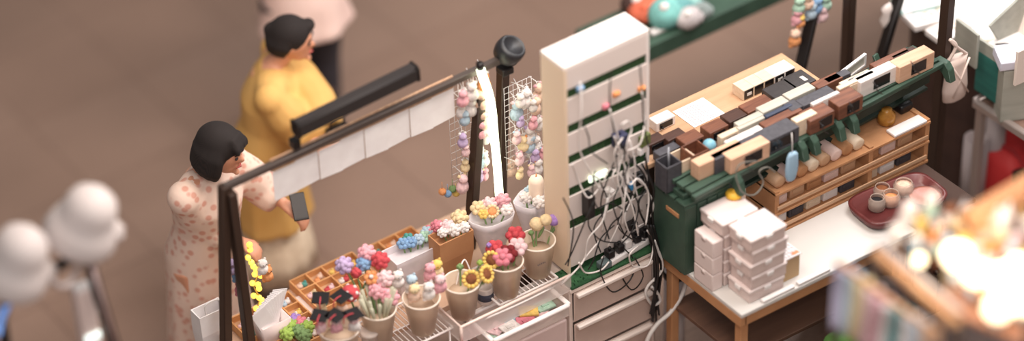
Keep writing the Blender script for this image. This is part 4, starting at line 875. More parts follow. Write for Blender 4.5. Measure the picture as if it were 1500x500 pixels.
def person(label, loc, face, H, lean, headturn, cloth, armsW, hairstyle, sleeve, hemz, shoec, skirt=None, feetd=.09, step=.06, legm=None, headtilt=.0, wide=1.):
    rz = atan2(face[1], face[0])+pi/2
    t = thing('person', label, 'person', (loc[0], loc[1], 0), rz)
    inv = M.Rotation(-rz, 3, 'Z'); o = V((loc[0], loc[1], 0))
    def W(p): return inv @ (V(p)-o)
    k = H/1.65
    hip = V((0, .02, .9*k)); ls = lambda z: -lean*max(0, (z-.9*k)/(.6*k))
    ch = V((0, ls(1.2*k), 1.2*k)); nk = V((0, ls(1.36*k)-.01, 1.38*k)); hc = V((0, ls(1.52*k)-.05-lean*.25, 1.525*k-lean*.12))
    mb = MB()
    mb.tube([hip+V((0, 0, -.06)), hip, V((0, ls(1.05*k), 1.05*k)), ch, V((0, ls(1.32*k), 1.32*k))], [.12*k, .145*k, .115*k, .135*k, .10*k], 14)
    mb.tube([nk+V((0, .01, -.06)), nk, hc+V((0, .02, -.05))], [.06*k, .05*k, .048*k], 12)
    ht = M.Rotation(headturn, 3, 'Z') @ M.Rotation(headtilt+lean*.8, 3, 'X')
    def Hd(x, y, z): return hc+ht @ (V((x, y, z))*k)
    mb.ball(hc, (.074*k, .092*k, .098*k), 20, ht); mb.ball(Hd(0, -.035, -.06), (.05*k, .05*k, .052*k), 14, ht)
    mb.ball(Hd(0, -.094, -.015), (.011*k, .018*k, .02*k), 10, ht); mb.ball(Hd(0, -.086, -.052), (.022*k, .01*k, .009*k), 10, ht); mb.ball(Hd(0, -.088, -.095), (.018*k, .014*k, .014*k), 10, ht)
    for q in (-1, 1): mb.ball(Hd(q*.077, 0, -.005), (.009*k, .02*k, .03*k), 10, ht)
    sh = {}
    for q in (-1, 1):
        s0 = V((q*.17*k*wide, ls(1.31*k), 1.31*k)); sh[q] = s0
        mb.tube([V((0, ls(1.33*k), 1.33*k)), s0], [.07*k, .058*k], 10)
        el, wr = [W(p) for p in armsW[q]]
        mb.tube([s0, (s0+el)/2, el], [.052*k, .045*k, .038*k], 10); mb.tube([el, (el+wr)/2, wr], [.038*k, .034*k, .024*k], 10)
        hand(mb, wr, wr-el, V((0, 0, -1)) if abs((wr-el).normalized().z) < .8 else V((q, 0, 0)), k*.98)
        hp = V((q*.085*k, .02, .86*k)); kn = V((q*.09*k, -.02+q*step*.4, .47*k)); an = V((q*feetd, .03+q*step, .085))
        mb.tube([hp, (hp+kn)/2, kn, (kn+an)/2+V((0, .015, .03)), an], [.095*k, .08*k, .056*k, .054*k, .036*k], 12)
        mb.tube([an+V((0, .02, -.03)), an+V((0, -.06, -.045)), an+V((0, -.13, -.058))], [.034, .036, .024], 10)
    b = mb.build('body', skin, t); remesh(b, .008, 3)
    # shoes
    for q in (-1, 1):
        an = V((q*feetd, .03+q*step, .0)); mb = MB()
        mb.loft([[(an.x+cos(a)*.048*w_, an.y-.04+sin(a)*.13*w2, z) for a in [2*pi*i/16 for i in range(16)]] for w_, w2, z in ((.9, .96, .001), (1, 1, .015), (1, 1, .035), (.9, .92, .06), (.75, .7, .085))]); mb.build('shoe', shoec, t)
    # garment
    mb = MB()
    def ring(c, a, b_, n=24, wv=0, nw=7): return [(c[0]+cos(2*pi*i/n)*a*(1+wv*sin(nw*2*pi*i/n)), c[1]+sin(2*pi*i/n)*b_*(1+wv*sin(nw*2*pi*i/n)), c[2]) for i in range(n)]
    hz = hemz
    mb.loft([ring((0, .02, hz), .215*k*wide, .2*k, wv=.06), ring((0, .02, hz+.02), .22*k*wide, .2*k, wv=.06), ring((0, .02, (hz+.9*k)/2), .205*k*wide, .18*k, wv=.03), ring((0, .02, .9*k), .19*k*wide, .165*k), ring((0, ls(1.06*k), 1.06*k), .165*k*wide, .14*k), ring(ch, .185*k*wide, .15*k), ring((0, ls(1.3*k), 1.31*k), .165*k*wide, .105*k), ring((0, ls(1.37*k), 1.375*k), .07*k, .065*k)])
    for q in (-1, 1):
        el, wr = [W(p) for p in armsW[q]]
        mb.tube([V((q*.06*k, ls(1.3*k), 1.31*k)), sh[q], (sh[q]+el)/2], [.085*k, .078*k, .075*k*sleeve], 12)
        mb.tube([(sh[q]+el)/2, el, el+(wr-el)*.55, el+(wr-el)*.75], [.075*k*sleeve, .075*k*sleeve, .07*k*sleeve, .06*k*sleeve], 12)
    for q in (-1, 1): mb.ball(sh[q], .079*k, 14)
    g = mb.build('garment', cloth, t); remesh(g, .012, 3)
    if skirt:
        mb = MB(); mb.loft([ring((0, .02, skirt[1]), .235*k, .2*k, 40, .06, 11), ring((0, .02, skirt[1]+.1), .22*k, .19*k, 40, .05, 11), ring((0, .02, hz+.12), .17*k, .15*k, 40)]); mb.build('underskirt', skirt[0], t)
    if legm:
        mb = MB()
        for q in (-1, 1):
            hp = V((q*.085*k, .02, .9*k)); kn = V((q*.09*k, -.02+q*step*.4, .47*k)); an = V((q*feetd, .03+q*step, .085)); mb.tube([hp, (hp+kn)/2, kn, (kn+an)/2, an+V((0, 0, .01))], [.12*k, .098*k, .078*k, .068*k, .062*k], 14)
        mb.ball((0, .02, .88*k), (.17*k, .14*k, .1*k), 14); o2 = mb.build('trousers', legm, t); remesh(o2, .012, 3)
    # hair
    mb = MB(); mb.ball(Hd(0, .018, .026), (.09*k, .1*k, .095*k), 20, ht)
    if hairstyle == 'bob':
        for a in [R(x) for x in range(-20, 201, 20)]: 
            mb.tube([Hd(cos(a)*.055, .01+sin(a)*.06, .06), Hd(cos(a)*.085, .012+sin(a)*.083, -.0), Hd(cos(a)*.09, .01+sin(a)*.088, -.07), Hd(cos(a)*.075, .005+sin(a)*.075, -.115)], [.025*k, .03*k, .03*k, .018*k], 8)
        for x in (-.04, -.015, .015, .04): mb.tube([Hd(x*.6, -.04, .095), Hd(x, -.082, .06), Hd(x*1.1, -.092, .036)], [.02*k, .016*k, .01*k], 8)
    else:
        for a in [R(x) for x in range(0, 181, 20)]: mb.tube([Hd(cos(a)*.06, .02+sin(a)*.06, .05), Hd(cos(a)*.08, .02+sin(a)*.085, -.01), Hd(cos(a)*.06, .03+sin(a)*.075, -.07)], [.025*k, .026*k, .016*k], 8)
        mb.ball(Hd(0, .1, .03), .04*k, 12); mb.ball(Hd(.03, -.06, .07), (.045*k, .035*k, .03*k), 12)
    h = mb.build('hair', hairm, t); remesh(h, .009, 3)
    for q in (-1, 1):
        mb = MB(); mb.ball(Hd(q*.03, -.083, .008), (.013*k, .006*k, .007*k), 10, ht); mb.build('eye', mat('eye_dark', (40, 28, 24), .3), t)
        mb = MB(); mb.tube([Hd(q*.018, -.089, .03), Hd(q*.032, -.087, .034), Hd(q*.046, -.078, .03)], [.003*k, .0035*k, .002*k], 6); mb.build('eyebrow', hairm, t)
    mb = MB(); mb.tube([Hd(-.022, -.088, -.054), Hd(0, -.097, -.052), Hd(.022, -.088, -.054)], [.002*k, .006*k, .002*k], 8); mb.build('lips', mat('lips', (178, 84, 78), .4), t)
    return t
def hw(px, py, z): return G(px, py, z)
yl = (-.68, .78)
person('person in a loose mustard yellow dress, browsing behind the paper banner', yl, (.80, -.60), 1.47, .07, -.1, yellowc,
   {-1: [hw(440, 190, .98), hw(468, 216, .98)], 1: [hw(462, 150, 1.05), hw(484, 204, .98)]}, 'up', 1.35, .42, gshoe, skirt=(lace, .14), wide=1.15, headtilt=.12)
wl_ = (-1.285, .30)
person('person with a black bob in a pale floral dress, leaning over the craft table', wl_, (.35, -.94), 1.55, .07, .25, floral,
   {-1: [hw(300, 330, 1.0), hw(345, 352, .98)], 1: [hw(385, 275, 1.05), hw(418, 300, 1.0)]}, 'bob', 1.15, .3, gshoe, wide=.9, headtilt=.2)
q = hw(438, 303, 1.03); mb = MB(); mb.box((0, 0, 0), (.06, .12, .009), rx=.5, bev=.003); mb.box((0, -.002, .005), (.054, .11, .002), rx=.5); o = mb.build('phone', [bmetal], None, q, -.4); tag(o, 'dark phone held in the hand of the person in the floral dress', 'phone')
g3 = G(478, 225, 0)
person('person in a pale pink top and dark trousers standing behind the one in yellow', (g3.x, g3.y+.1), (.3, .95), 1.62, .03, 0, pinktop,
   {-1: [V((g3.x+.28, g3.y+.12, 1.1)), V((g3.x+.22, g3.y+.3, 1.05))], 1: [V((g3.x-.28, g3.y+.15, 1.1)), V((g3.x-.18, g3.y+.35, 1.05))]}, 'up', 1.15, .72, blk, legm=darkpant, wide=1.0)
mb = MB(); mb.box((0, 0, 0), (.10, .05, .12), bev=.012); mb.tube(smooth_path([(-.03, 0, .055), (-.03, 0, .1), (.03, 0, .1), (.03, 0, .055)]), .004, 6); hb = mb.build('handbag', blk, None, hw(496, 203, .97)); tag(hb, 'small black bag held by the person in mustard yellow', 'bag')

# ================================================================ front left clamp lamps on their stand
zl = 2.0
st = thing('lamp_stand', 'dark metal stand with rail carrying the white lamps at the lower left', 'stand', G(125, 368, zl)); o0 = G(125, 368, zl)
b_ = G(12, 432, zl)
q1 = G(172, 520, zl-.42)
mb = MB(); mb.bar((0, 0, 0), (q1-o0)*1.0, .038, .03, bev=.004); mb.bar((q1-o0), V((q1.x-o0.x+.05, q1.y-o0.y, -zl)), .038, .03, bev=.004); mb.build('front_post', bmetal, st)
mb = MB(); mb.bar((0, 0, 0), b_-o0, .03, .03, bev=.003); mb.build('rail', bmetal, st)
mb = MB(); q2 = G(2, 470, zl-.15)-o0; mb.bar(b_-o0, q2, .04, .03, bev=.003); mb.bar(q2, V((q2.x, q2.y, -zl)), .04, .03, bev=.003); mb.build('rear_post', bmetal, st)
mb = MB(); mb.tube([V((.0, -.02, .0))+(q1-o0)*a for a in (0.03, .95)], .008, 8); mb.build('light_strip', mat('silver_strip', (196, 170, 166), .3, metal=.5), st)
def lampw(px, py, label, s=1.):
    t = thing('clamp_lamp', label, 'lamp', G(px, py, zl+.02), 0, 'white clamp lamps')
    mb = MB(); mb.lathe([(.0, .30), (.045, .29), (.085, .255), (.098, .21), (.096, .17), (.115, .15), (.135, .09), (.13, .06), (.1, .05), (.06, .06), (0, .06)], seg=28); h = mb.build('lamp_shade', mat('lamp_white', (204, 194, 192), .6), t); h.location = (-.05, .0, -.03); h.rotation_euler = (.25, .35, 0)
    mb = MB(); mb.ball((0, 0, .09), .05, 14); b2 = mb.build('bulb', mat('bulb_white', (240, 232, 226), .4), h)
    mb = MB(); mb.loft([[(x*w_, y*.03, z) for x, y in ((-1, -1), (1, -1), (1, 1), (-1, 1))] for w_, z in ((.03, .0), (.04, .04), (.03, .09))]); mb.ball((.02, 0, .045), (.05, .04, .035), 12); c_ = mb.build('clamp', mat('lamp_white', (204, 194, 192), .6), t); c_.location = (.06, -.02, -.03); c_.rotation_euler = (0, .8, 0)
    return t
lampw(122, 350, 'white domed clamp lamp on top of the dark stand, right one of two')
lampw(22, 408, 'white clamp lamp cut by the left edge of the frame')
q = [G(x, y, zl-.02) for x, y in ((118, 372), (112, 398), (95, 420), (75, 412), (55, 400), (40, 398))]
cable(q, .012, mat('grey_arm', (176, 164, 162), .4), 'pale grey flexible arm drooping between the two white clamp lamps', name='flexible_arm', cat='arm')
t = thing('white_sign_box', 'white upright box with a bright strip beside the dark stand post', 'box', G(119, 420, zl-.15)); 
mb = MB(); mb.box((0, 0, -.22), (.07, .06, .44), bev=.008); mb.build('body', mat('box_pinkwhite', (226, 206, 200), .5), t); mb = MB(); mb.box((0, -.034, -.22), (.062, .008, .03), bev=.002); mb.build('bright_strip', mat('bright_strip', (240, 255, 250), .4, emis=1.2), t); mb = MB(); mb.box((0, 0, -.003), (.06, .05, .012), bev=.003); mb.build('lid', whitep, t)
mb = MB(); a0 = G(119, 420, zl-.15); zz = a0.z-.44; mb.box((a0.x, a0.y, zz/2), (.05, .05, zz), bev=.003); o = mb.build('support_post', bmetal); tag(o, 'dark support post under the white upright box', 'post')
q = [G(x, y, zl-.05) for x, y in ((22, 425), (12, 445), (2, 465), (-4, 490))]
cable(q, .012, mat('blue_glow', (130, 170, 240), .4, emis=.5), 'bluish lit cable running down at the left edge', name='lit_cable', cat='cable')

# ================================================================ green shelf at the top
a = G(960, 62, .9); b = G(1115, -9, .9)
gs = thing('green_shelf', 'long dark green shelf board at the top edge behind the tower', 'shelf', (a.x-.1, a.y, 0)); Lg = b.x-a.x+1.6
mb = MB(); mb.box((Lg/2-.1, .14, .885), (Lg, .28, .03), bev=.003); mb.build('board', green, gs); mb = MB(); mb.box((Lg/2-.1, -.006, .86), (Lg, .012, .085), bev=.003); mb.build('front_lip', green, gs)
for x in (-.1, Lg-.25):
    mb = MB(); mb.box((x, .22, .43), (.03, .03, .86)); mb.build('leg', dgreen, gs)
for k, ((x, y), col, s_, n) in enumerate((((948, 12), (222, 110, 80), (.09, .07, .05), 'orange red cloth bundle'), ((975, 22), (130, 196, 190), (.08, .07, .07), 'teal plush bundle'), ((993, 14), (110, 170, 170), (.07, .06, .06), 'dark teal round bundle'), ((1008, 24), (206, 196, 196), (.06, .05, .05), 'pale grey plush bundle'), ((1026, 12), (150, 160, 158), (.05, .04, .04), 'grey green plush bundle'), ((935, 2), (70, 46, 40), (.08, .07, .05), 'dark brown pouch'), ((1010, 4), (160, 210, 206), (.05, .05, .05), 'mint plush bundle'))):
    p = G(x, y, .95); t = thing('plush_bundle', n+' lying on the dark green shelf at the top edge', 'plush toy', (p.x, p.y, .9)); m_ = mat('bundle_%d' % k, col, .85, 'noise', None, 20)
    mb = MB(); mb.ball((0, 0, s_[2]*.85), s_, 16); mb.ball((s_[0]*.6, -.01, s_[2]*.7), (s_[0]*.55, s_[1]*.6, s_[2]*.65), 12); mb.build('body', m_, t); mb = MB(); mb.ball((-s_[0]*.3, -.02, s_[2]*1.6), (s_[0]*.3, s_[1]*.3, s_[2]*.35), 10); mb.build('tip', P['white'] if k % 2 else m_, t)
p = G(970, 42, .905); mb = MB(); mb.box((0, 0, .008), (.12, .035, .016), bev=.005); o = mb.build('white_case', whitep, None, (p.x, p.y, .9005)); tag(o, 'slim white case lying at the front edge of the dark green shelf', 'case')

# ================================================================ right hand round table & displays
RZ = .88
rt = thing('round_corner_table', 'white table with rounded corner and dark brown skirt at the upper right', 'table', (2.75, -.32, 0))
def rr(w_, h_, r, n=8):
    out = []
    for cx, cy, a0 in ((w_-r, h_-r, 0), (-w_+r, h_-r, 90), (-w_+r, -h_+r, 180), (w_-r, -h_+r, 270)):
        for k in range(n+1): a = R(a0+90*k/n); out.append((cx+cos(a)*r, cy+sin(a)*r))
    return out
mb = MB(); mb.prism(rr(.93, .27, .22), M.Translation((0, 0, RZ-.03)), .03, bev=.006); mb.build('table_top', mat('table_cream', (240, 226, 206), .45), rt)
mb = MB(); mb.prism(rr(.88, .23, .19), M.Translation((0, 0, 0.001)), RZ-.032); mb.build('skirt', mat('skirt_brown', (70, 48, 40), .7, 'wood', (54, 36, 30), 10), rt)
mb = MB(); mb.prism(rr(.90, .25, .2), M.Translation((0, 0, RZ)), .004); mb.build('top_sheet', mat('sheet_white', (246, 242, 240), .5), rt)
def disp(px, py, sx, sy, h, m, label, z=RZ+.005, rz=0, tilt=0, name='display_board', cat='display board'):
    p = G(px, py, z+h/2); mb = MB(); mb.box((0, 0, h/2), (sx, sy, h), bev=.003, rx=tilt); o = mb.build(name, m, None, (p.x, p.y, z), rz); tag(o, label, cat); return o
tealb = mat('teal_board', (44, 116, 106), .6, 'wood', (32, 96, 90), 30); greyb = mat('grey_board', (170, 170, 160), .55, 'wood', (154, 154, 144), 30)
GT = mat('teal_lid', (150, 186, 180), .5)
for k, (x, y, sx, sy) in enumerate(((1352, 2, .22, .13), (1368, 22, .22, .1), (1392, 45, .16, .1))):
    p = G(x, y, RZ+.02); t = thing('accessory_tray', ['white tray with pale teal edge at the top of the round table', 'white card tray with rings beside the upright post', 'small white card tray in front of the grey board'][k], 'tray', (p.x, p.y, RZ+.005), R(-20+8*k)); mb = MB(); mb.box((0, 0, .006), (sx, sy, .012), bev=.002)
    for q in (-1, 1): mb.box((0, q*sy/2, .012), (sx, .006, .024)); mb.box((q*sx/2, 0, .012), (.006, sy, .024))
    mb.build('body', GT if k == 0 else whitep, t); mb = MB(); mb.box((0, 0, .014), (sx*.9, sy*.9, .003)); mb.build('card', wpaper, t)
    mb = MB(); mb.torus((-.03, 0, .018), .026, .0025); mb.torus((.04, .01, .018), .02, .0025); mb.build('ring', mat('gold', (206, 176, 130), .3, metal=.8), t)
# wooden low table for displays in front
lt = thing('display_table', 'slatted brown table with pale metal edge under the teal board', 'table', (2.42, -1.2, 0))
mb = MB(); mb.box((0, 0, .66), (1.22, 1.1, .03), bev=.004); mb.build('table_top', mat('table_brown', (150, 122, 108), .5, 'wood', (128, 100, 88), 30), lt)
edge = mat('metal_edge', (186, 172, 166), .35, metal=.5)
for (a, b) in (((-.61, -.55), (.61, -.55)), ((-.61, .55), (.61, .55)), ((-.61, -.55), (-.61, .55)), ((.61, -.55), (.61, .55))): mb = MB(); mb.bar((a[0], a[1], .67), (b[0], b[1], .67), .03, .035, bev=.004); mb.build('edge_rail', edge, lt)
for x in (-.59, .59):
    for y in (-.53, .53): mb = MB(); mb.box((x, y, .325), (.03, .03, .65), bev=.003); mb.build('leg', edge, lt)
mb = MB(); mb.bar((-.6, -.53, .08), (-.6, .53, .08), .025, .03); mb.build('lower_rail', edge, lt)
# displays positioned by pixel with upright planes facing left (-X)
def upright(pa, pb, z0, h, th, m, label, name='display_board', cat='display board', z1=None):
    a = G(*pa, z0); b = G(*pb, z0); d = b-a; mb = MB(); mb.box((0, 0, h/2), (d.length, th, h), bev=.003); o = mb.build(name, m, None, (a+b)/2, atan2(d.y, d.x)); tag(o, label, cat); return o
upright((1398, 76), (1430, 101), RZ+.006, .17, .012, greyb, 'upright grey board leaning beside the white display stand')
upright((1433, 73), (1475, 101), .929, -.2, .012, tealb, 'upright teal green board on the front edge of the display table')
t = thing('display_stand', 'white jewellery display stand with slanted back and grey front', 'display stand', (0, 0, 0)); a = G(1432, 72, .93); b = G(1474, 100, .93); d = b-a; t.location = ((a+b)/2).x, ((a+b)/2).y, .93; t.rotation_euler = (0, 0, atan2(d.y, d.x)); Ld = d.length
mb = MB(); mb.box((0, 0, .03), (Ld, .012, .06), bev=.002); mb.build('front_panel', greyb, t); mb = MB(); mb.box((0, .12, .006), (Ld, .24, .012), bev=.002); mb.build('base', whitep, t)
mb = MB(); mb.box((-Ld/2+.01, .2, .08), (.012, .26, .2), bev=.002, rx=.5); mb.build('slanted_side', greyb, t); mb = MB(); mb.box((.0, .22, .1), (Ld, .012, .2), bev=.002, rx=-.3); mb.build('back_panel', mat('back_white', (236, 222, 212), .5), t); mb = MB(); mb.box((Ld/2+.1, .05, .08), (.012, .2, .17), bev=.002); mb.build('side_wing', mat('back_white', (236, 222, 212), .5), t)
mb = MB(); mb.tube(smooth_path([(-.05, .06, .016), (-.02, .1, .016), (.03, .08, .016), (.05, .12, .016)]), .003, 6); mb.build('necklace', blk, t)
mb = MB(); mb.box((0, 0, .115), (Ld*.85, .1, .23), bev=.004); o = mb.build('display_plinth', greyb, None, (t.location.x+.075, t.location.y+.01, .6965), t.rotation_euler[2]); tag(o, 'grey plinth under the white jewellery display stand', 'plinth')
for k in range(6):
    p = G(1496, 128, .75); mb = MB(); mb.box((0, 0, .009), (.2, .15, .018), bev=.002); mb.box((0, -.002, .0095), (.196, .149, .012)); o = mb.build('catalogue', [wpaper], None, (p.x+.02+.004*(k % 2), p.y, .6765+.0185*k), R(-30+3*(k % 3))); tag(o, 'white catalogue, %s of the stack of six at the right edge' % ['bottom', 'second from bottom', 'third from bottom', 'fourth from bottom', 'fifth from bottom', 'topmost'][k], 'catalogue', 'catalogues stacked at the right edge')
p = G(1490, 82, .98); mb = MB(); mb.box((0, 0, 0), (.16, .1, .05), bev=.006, rx=.2); o = mb.build('white_case', mat('bluewhite', (226, 228, 244), .5), None, (p.x, p.y, .98), R(-25)); tag(o, 'bluish white padded case on the right of the display stand', 'case')
mb = MB(); mb.box((0, 0, .13), (.12, .08, .26), bev=.003); o = mb.build('riser', greyb, None, (p.x, p.y, .678), R(-25)); tag(o, 'grey riser carrying the bluish white case', 'riser')
# hanging white bag
t = thing('cloth_bag', 'white cloth bag hanging from the upright dark post beside the grey board', 'bag', (0, 0, 0)); p = Gy(1400, 110, -.72); t.location = p
mb = MB(); mb.loft([[(cos(a)*w_, sin(a)*w_*.45, z) for a in [2*pi*k/14 for k in range(14)]] for w_, z in ((.035, -.125), (.055, -.115), (.06, -.06), (.052, .02), (.045, .06), (.05, .09))], cap=True); mb.build('body', mat('bag_cloth', (232, 212, 202), .7, 'noise', (212, 190, 180), 14), t)
mb = MB()
for q in (-1, 1): mb.tube(smooth_path([(q*.048, 0, .085), (-.02, -.01, .16), (-.045, 0, .2)]), .007, 6)
mb.tube([(-.045, -.02, .08), (.045, -.028, -.09)], .004, 5); mb.tube([(.045, -.02, .08), (-.03, -.028, -.09)], .004, 5); mb.build('strap', mat('bag_cloth', (232, 212, 202), .7), t)
# under the display table
for k, (x, y, h, r) in enumerate(((1416, 262, .42, .05), (1408, 235, .5, .04))):
    p = V(((1.885, 1.985)[k], -.605, 0)); t = thing('cardboard_tube', ['grey cylindrical tube standing under the display table, nearer one', 'grey cylindrical tube standing under the display table, farther one'][k], 'tube', (p.x, p.y, 0)); mb = MB(); mb.lathe([(r, .0), (r, h), (r*.85, h), (r*.85, h-.05), (0, h-.05)]); mb.build('body', mat('tube_grey', (168, 156, 156), .5), t); mb = MB(); mb.lathe([(r*1.06, 0), (r*1.06, .05), (r, .052)]); mb.build('foot_ring', bmetal, t)
p = G(1405, 285, .02); mb = MB(); mb.prism(rr(.25, .16, .02), M.Translation((0, 0, 0)), .02, bev=.004); o = mb.build('floor_mat', mat('mat_grey', (112, 104, 104), .8), None, (p.x, p.y, 0), R(-8)); tag(o, 'flat grey platform on the floor below the display table', 'platform')
rb = thing('red_bag', 'bright red duffel bag with black buckles under the display table', 'bag', (0, 0, 0)); p = G(1472, 252, .12); rb.scale = (1, 1, 1.35); rb.location = (p.x+.03, p.y-.05, 0); rb.rotation_euler = (0, 0, R(10))
mb = MB(); A, B_ = .2, .13
mb.loft([[(cx*wa, cy*wb, z) for cx, cy in [(math.copysign(abs(cos(2*pi*k/24))**.5, cos(2*pi*k/24))*A, math.copysign(abs(sin(2*pi*k/24))**.5, sin(2*pi*k/24))*B_) for k in range(24)]] for wa, wb, z in ((.9, .9, .001), (1, 1, .03), (1, 1, .13), (.93, .9, .2), (.8, .6, .24), (.5, .3, .25))]); mb.build('body', mat('red_cloth', (222, 62, 62), .6, 'noise', (190, 44, 46), 5), rb)
for x in (-.12, .12): mb = MB(); mb.tube(smooth_path([(x, -B_-.002, .04), (x, -B_-.01, .13), (x, -.06, .245), (x, .05, .25)]), .009, 6); mb.build('strap', mat('red_strap', (170, 40, 44), .6), rb)
for q_ in ((-.15, -.1, .19), (.12, -.14, .08)): mb = MB(); mb.box(q_, (.05, .04, .05), bev=.01); mb.build('buckle', blk, rb)
p = G(1447, 296, .06); mb = MB(); mb.ball((0, 0, .04), (.07, .05, .04), 14); mb.ball((.05, 0, .05), (.03, .03, .03), 10); o = mb.build('blue_pouch', mat('blue_cloth', (52, 84, 160), .6), None, (p.x, p.y, 0)); tag(o, 'small blue pouch on the floor in front of the red bag', 'pouch')

# ================================================================ foreground toy display, lower right
TD = 1.75
sd = thing('toy_display_stand', 'wooden display stand with crossed rails carrying charms in the lower right', 'stand', (0, 0, 0))
pts_ = {k: G(x, y, TD) for k, (x, y) in dict(a=(1283, 372), b=(1402, 478), c=(1500, 300), d=(1420, 330), e=(1512, 470)).items()}
mb = MB(); mb.tube([pts_['a'], pts_['b']], .017, 12); mb.build('front_rail', mat('tan_rail', (206, 156, 112), .6, 'wood', (186, 134, 92), 20), sd)
mb = MB(); mb.tube([pts_['a']+V((.05, .05, -.01)), pts_['b']+V((.06, .05, -.01))], .012, 10); mb.build('grey_rail', mat('grey_rail', (196, 182, 176), .5), sd)
mb = MB(); mb.tube([pts_['d'], pts_['c']+V((.1, .05, 0))], .03, 12); mb.build('rear_rail', mat('tan_rail', (206, 156, 112), .6), sd)
for k_ in 'abe': mb = MB(); q = pts_[k_]; mb.tube([q, V((q.x, q.y, 0))], .02, 8); mb.build('leg', dmetal, sd)
mb = MB(); q = (pts_['a']+pts_['d'])/2; mb.box(((pts_['b'].x+pts_['d'].x)/2+.14, (pts_['b'].y+pts_['d'].y)/2-.06, TD-.14), (.34, .36, .02), rz=.3, bev=.004); mb.build('board', mat('stand_board', (190, 138, 110), .6, 'wood', (166, 112, 86), 10), sd)
# coiled tan rolls on the rear rail
dv = pts_['c']+V((.1, .05, 0))-pts_['d']
for k in range(11):
    q = pts_['d']+dv*((k+.5)/11); t = tag(MB().torus((0, 0, 0), .045, .013, 'Y', 16).build('tan_ring', mat('tan_cord', (212, 160, 116), .7, 'noise', (190, 132, 90), 20), None, q, atan2(dv.y, dv.x)+pi/2), 'tan cord ring on the rear rail of the toy stand, %s' % ['first from left', 'second from left', 'third from left', 'fourth from left', 'fifth from left', 'middle one', 'fifth from right', 'fourth from right', 'third from right', 'second from right', 'first from right'][k], 'ring', 'tan cord rings on the rear rail')
# hanging striped cloths
cl = [('lav', 'lavender cloth at the far left of the hanging row'), ('sky', 'pale blue cloth, second of the hanging row'), ('cream', 'cream cloth, third of the hanging row'), ('lpink', 'pale pink cloth, fourth of the hanging row'), ('pink', 'pink cloth, fifth of the hanging row'), ('white', 'white cloth in the middle of the hanging row'), ('teal', 'teal cloth, the darkest of the hanging row'), ('white', 'white cloth right of the teal cloth'), ('sky', 'pale blue cloth at the right end of the hanging row'), ('peach', 'peach cloth, last of the hanging row')]
da = pts_['b']-pts_['a']
for k, (cc, n) in enumerate(cl):
    q = G(1238+14*k, 394+10*k, TD-.04); 
    mb = MB(); L = .26; rows = []
    for i in range(9):
        f = i/8; rows.append([(x*(.03+.012*f), (.012 if y else -.012)+.012*sin(f*5+k), -L*f) for x, y in ((-1, 0), (-.4, 0), (.3, 0), (1, 0), (1, 1), (.3, 1), (-.4, 1), (-1, 1))])
    mb.loft(rows); o = mb.build('hanging_cloth', mat('cloth_'+cc, tuple(int(v) for v in {'lav': (206, 200, 228), 'sky': (200, 216, 230), 'cream': (230, 214, 170), 'lpink': (236, 206, 206), 'pink': (232, 184, 194), 'white': (244, 236, 234), 'teal': (96, 158, 160), 'peach': (214, 176, 150)}[cc]), .8, 'stripes', None, 30), None, q, -.61)
    tag(o, n, 'cloth', 'row of hanging cloths')
mb = MB(); a1 = G(1228, 386, TD-.03); b1 = G(1376, 492, TD-.03); mb.tube([a1, b1], .009, 8); o = mb.build('cloth_rod', mat('tan_rail', (206, 156, 112), .6)); tag(o, 'thin tan rod from which the striped cloths hang', 'rod')
mb = MB(); mb.tube([(a1.x, a1.y, a1.z), (a1.x, a1.y, 0)], .012, 8); o = mb.build('rod_stand', dmetal); tag(o, 'dark upright carrying the thin tan rod', 'upright')
# charms heap
pal = [('peach', 'peach'), ('white', 'white'), ('cream', 'cream'), ('orange', 'orange'), ('lpink', 'pale pink'), ('sky', 'pale blue'), ('mint', 'mint'), ('yellow', 'yellow'), ('brown', 'brown')]
random.seed(21)
spots = []
for j, yy in enumerate((318, 338, 358, 378, 400, 422, 444)):
    for i in range(7):
        x = 1336+i*26+(j % 2)*12+random.uniform(-4, 4)
        if x < 1505 and yy+random.uniform(-5, 5) > 0 and not (x < 1300+.95*(yy-318) ): spots.append((x, yy+random.uniform(-5, 5), j, i))
od = ['first', 'second', 'third', 'fourth', 'fifth', 'sixth', 'seventh']
for (x, y, j, i) in spots:
    cc, nm_ = pal[(i*5+j*7) % 9]; ac = pal[(i*2+j*3+4) % 9][0]
    plush('plush_charm', G(x, y, TD-.06+.02*((i+j) % 3)), .03, cc, '%s plush, %s row from the back, %s from the left, lower right heap' % (nm_, od[j], od[i]), 'plush toy', 'plush heap on the toy stand', ac, (i+j) % 2, random.uniform(-.8, .8))
# white plush figures rising left of the lamps
for k, ((x, y), s_, n) in enumerate((((1330, 322), .045, 'white plush rabbit at the top left corner of the toy stand'), ((1362, 306), .038, 'white plush arm shaped toy pointing to the red bag'), ((1310, 350), .035, 'white plush at the left corner above the tan rail'), ((1468, 335), .05, 'grey white plush with long ears before the tan rings'))):
    plush('plush_rabbit', G(x, y, TD-.02), s_, 'white', n, 'plush toy', kind=1)
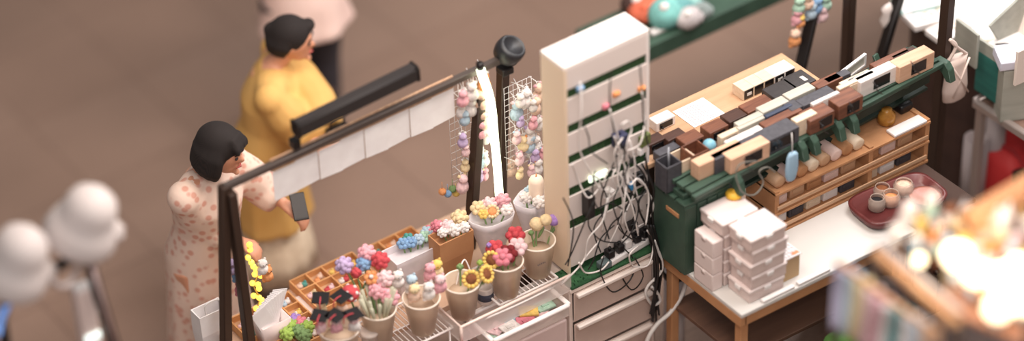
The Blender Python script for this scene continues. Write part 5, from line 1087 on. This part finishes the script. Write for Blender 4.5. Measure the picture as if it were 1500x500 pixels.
# lamps
glow = mat('lamp_glow', (255, 236, 196), .4, emis=3.2)
for k, (x, y, r, n) in enumerate(((1346, 381, .022, 'small glowing bulb left of the big glowing lamps in the lower right'), (1402, 375, .05, 'large glowing globe lamp in the middle of the toy heap'), (1430, 402, .045, 'glowing globe lamp between the two largest lamps'), (1468, 408, .05, 'glowing globe lamp near the right edge, upper one'), (1462, 452, .045, 'glowing globe lamp lowest in the toy heap'), (1496, 395, .05, 'glowing globe lamp cut by the right edge'), (1500, 440, .05, 'lower glowing globe lamp cut by the right edge'))):
    t = thing('globe_lamp', n, 'lamp', G(x, y, TD+.04), 0, 'glowing globe lamps'); mb = MB(); mb.ball((0, 0, 0), r, 20); mb.build('globe', glow, t); mb = MB(); mb.lathe([(r*.5, -r*1.5), (r*.55, -r*.8), (r*.4, -r*.75)]); mb.build('base', whitep, t)
    if k in (1, 3, 4):
        ld = bpy.data.lights.new('globe_light', 'POINT'); ld.energy = 2; ld.color = (1, .86, .66); ld.shadow_soft_size = .08; lo = bpy.data.objects.new('globe_light', ld); COL.objects.link(lo); lo.location = G(x, y, TD+.04)+V((0, 0, r+.1))
# bags below the white table; dark sack and chest added to fill the dark floor
for k, (x, y, s_, c_, n) in enumerate(((1165, 470, (.1, .08, .12), (70, 118, 44), 'green bag standing in the shade below the white table'), (1192, 478, (.045, .045, .045), (170, 50, 46), 'red ball in the dark beside the green bag'), (1212, 440, (.16, .12, .2), (48, 32, 26), 'dark brown sack added to fill the dark area right of the green bag'), (1110, 486, (.12, .09, .08), (206, 190, 180), 'pale white plush bundle at the bottom edge below the white table'))):
    z_ = .282; p = G(x, y, z_+.1); p.y = min(p.y, -1.3); mb = MB(); mb.loft([[(cos(a)*s_[0]*w_, sin(a)*s_[1]*w_, z) for a in [2*pi*i/18 for i in range(18)]] for w_, z in ((.8, 0), (1, .03), (1, s_[2]), (.85, s_[2]*1.6), (.4, s_[2]*1.95), (.1, s_[2]*2))]); o = mb.build('floor_bag' if k != 1 else 'red_ball', mat('bag_%d' % k, c_, .8, 'noise', None, 10), None, (p.x, p.y, z_-.0)); tag(o, n, 'bag' if k != 1 else 'ball')
mb = MB(); mb.box((0, 0, .141), (1.0, .4, .28), bev=.01); o = mb.build('filler_chest', mat('trunk_brown', (62, 42, 34), .7, 'wood', (46, 30, 26), 10), None, (.85, -1.42, 0)); tag(o, 'dark brown chest added to fill the dark floor below the white table, carrying bags', 'trunk')
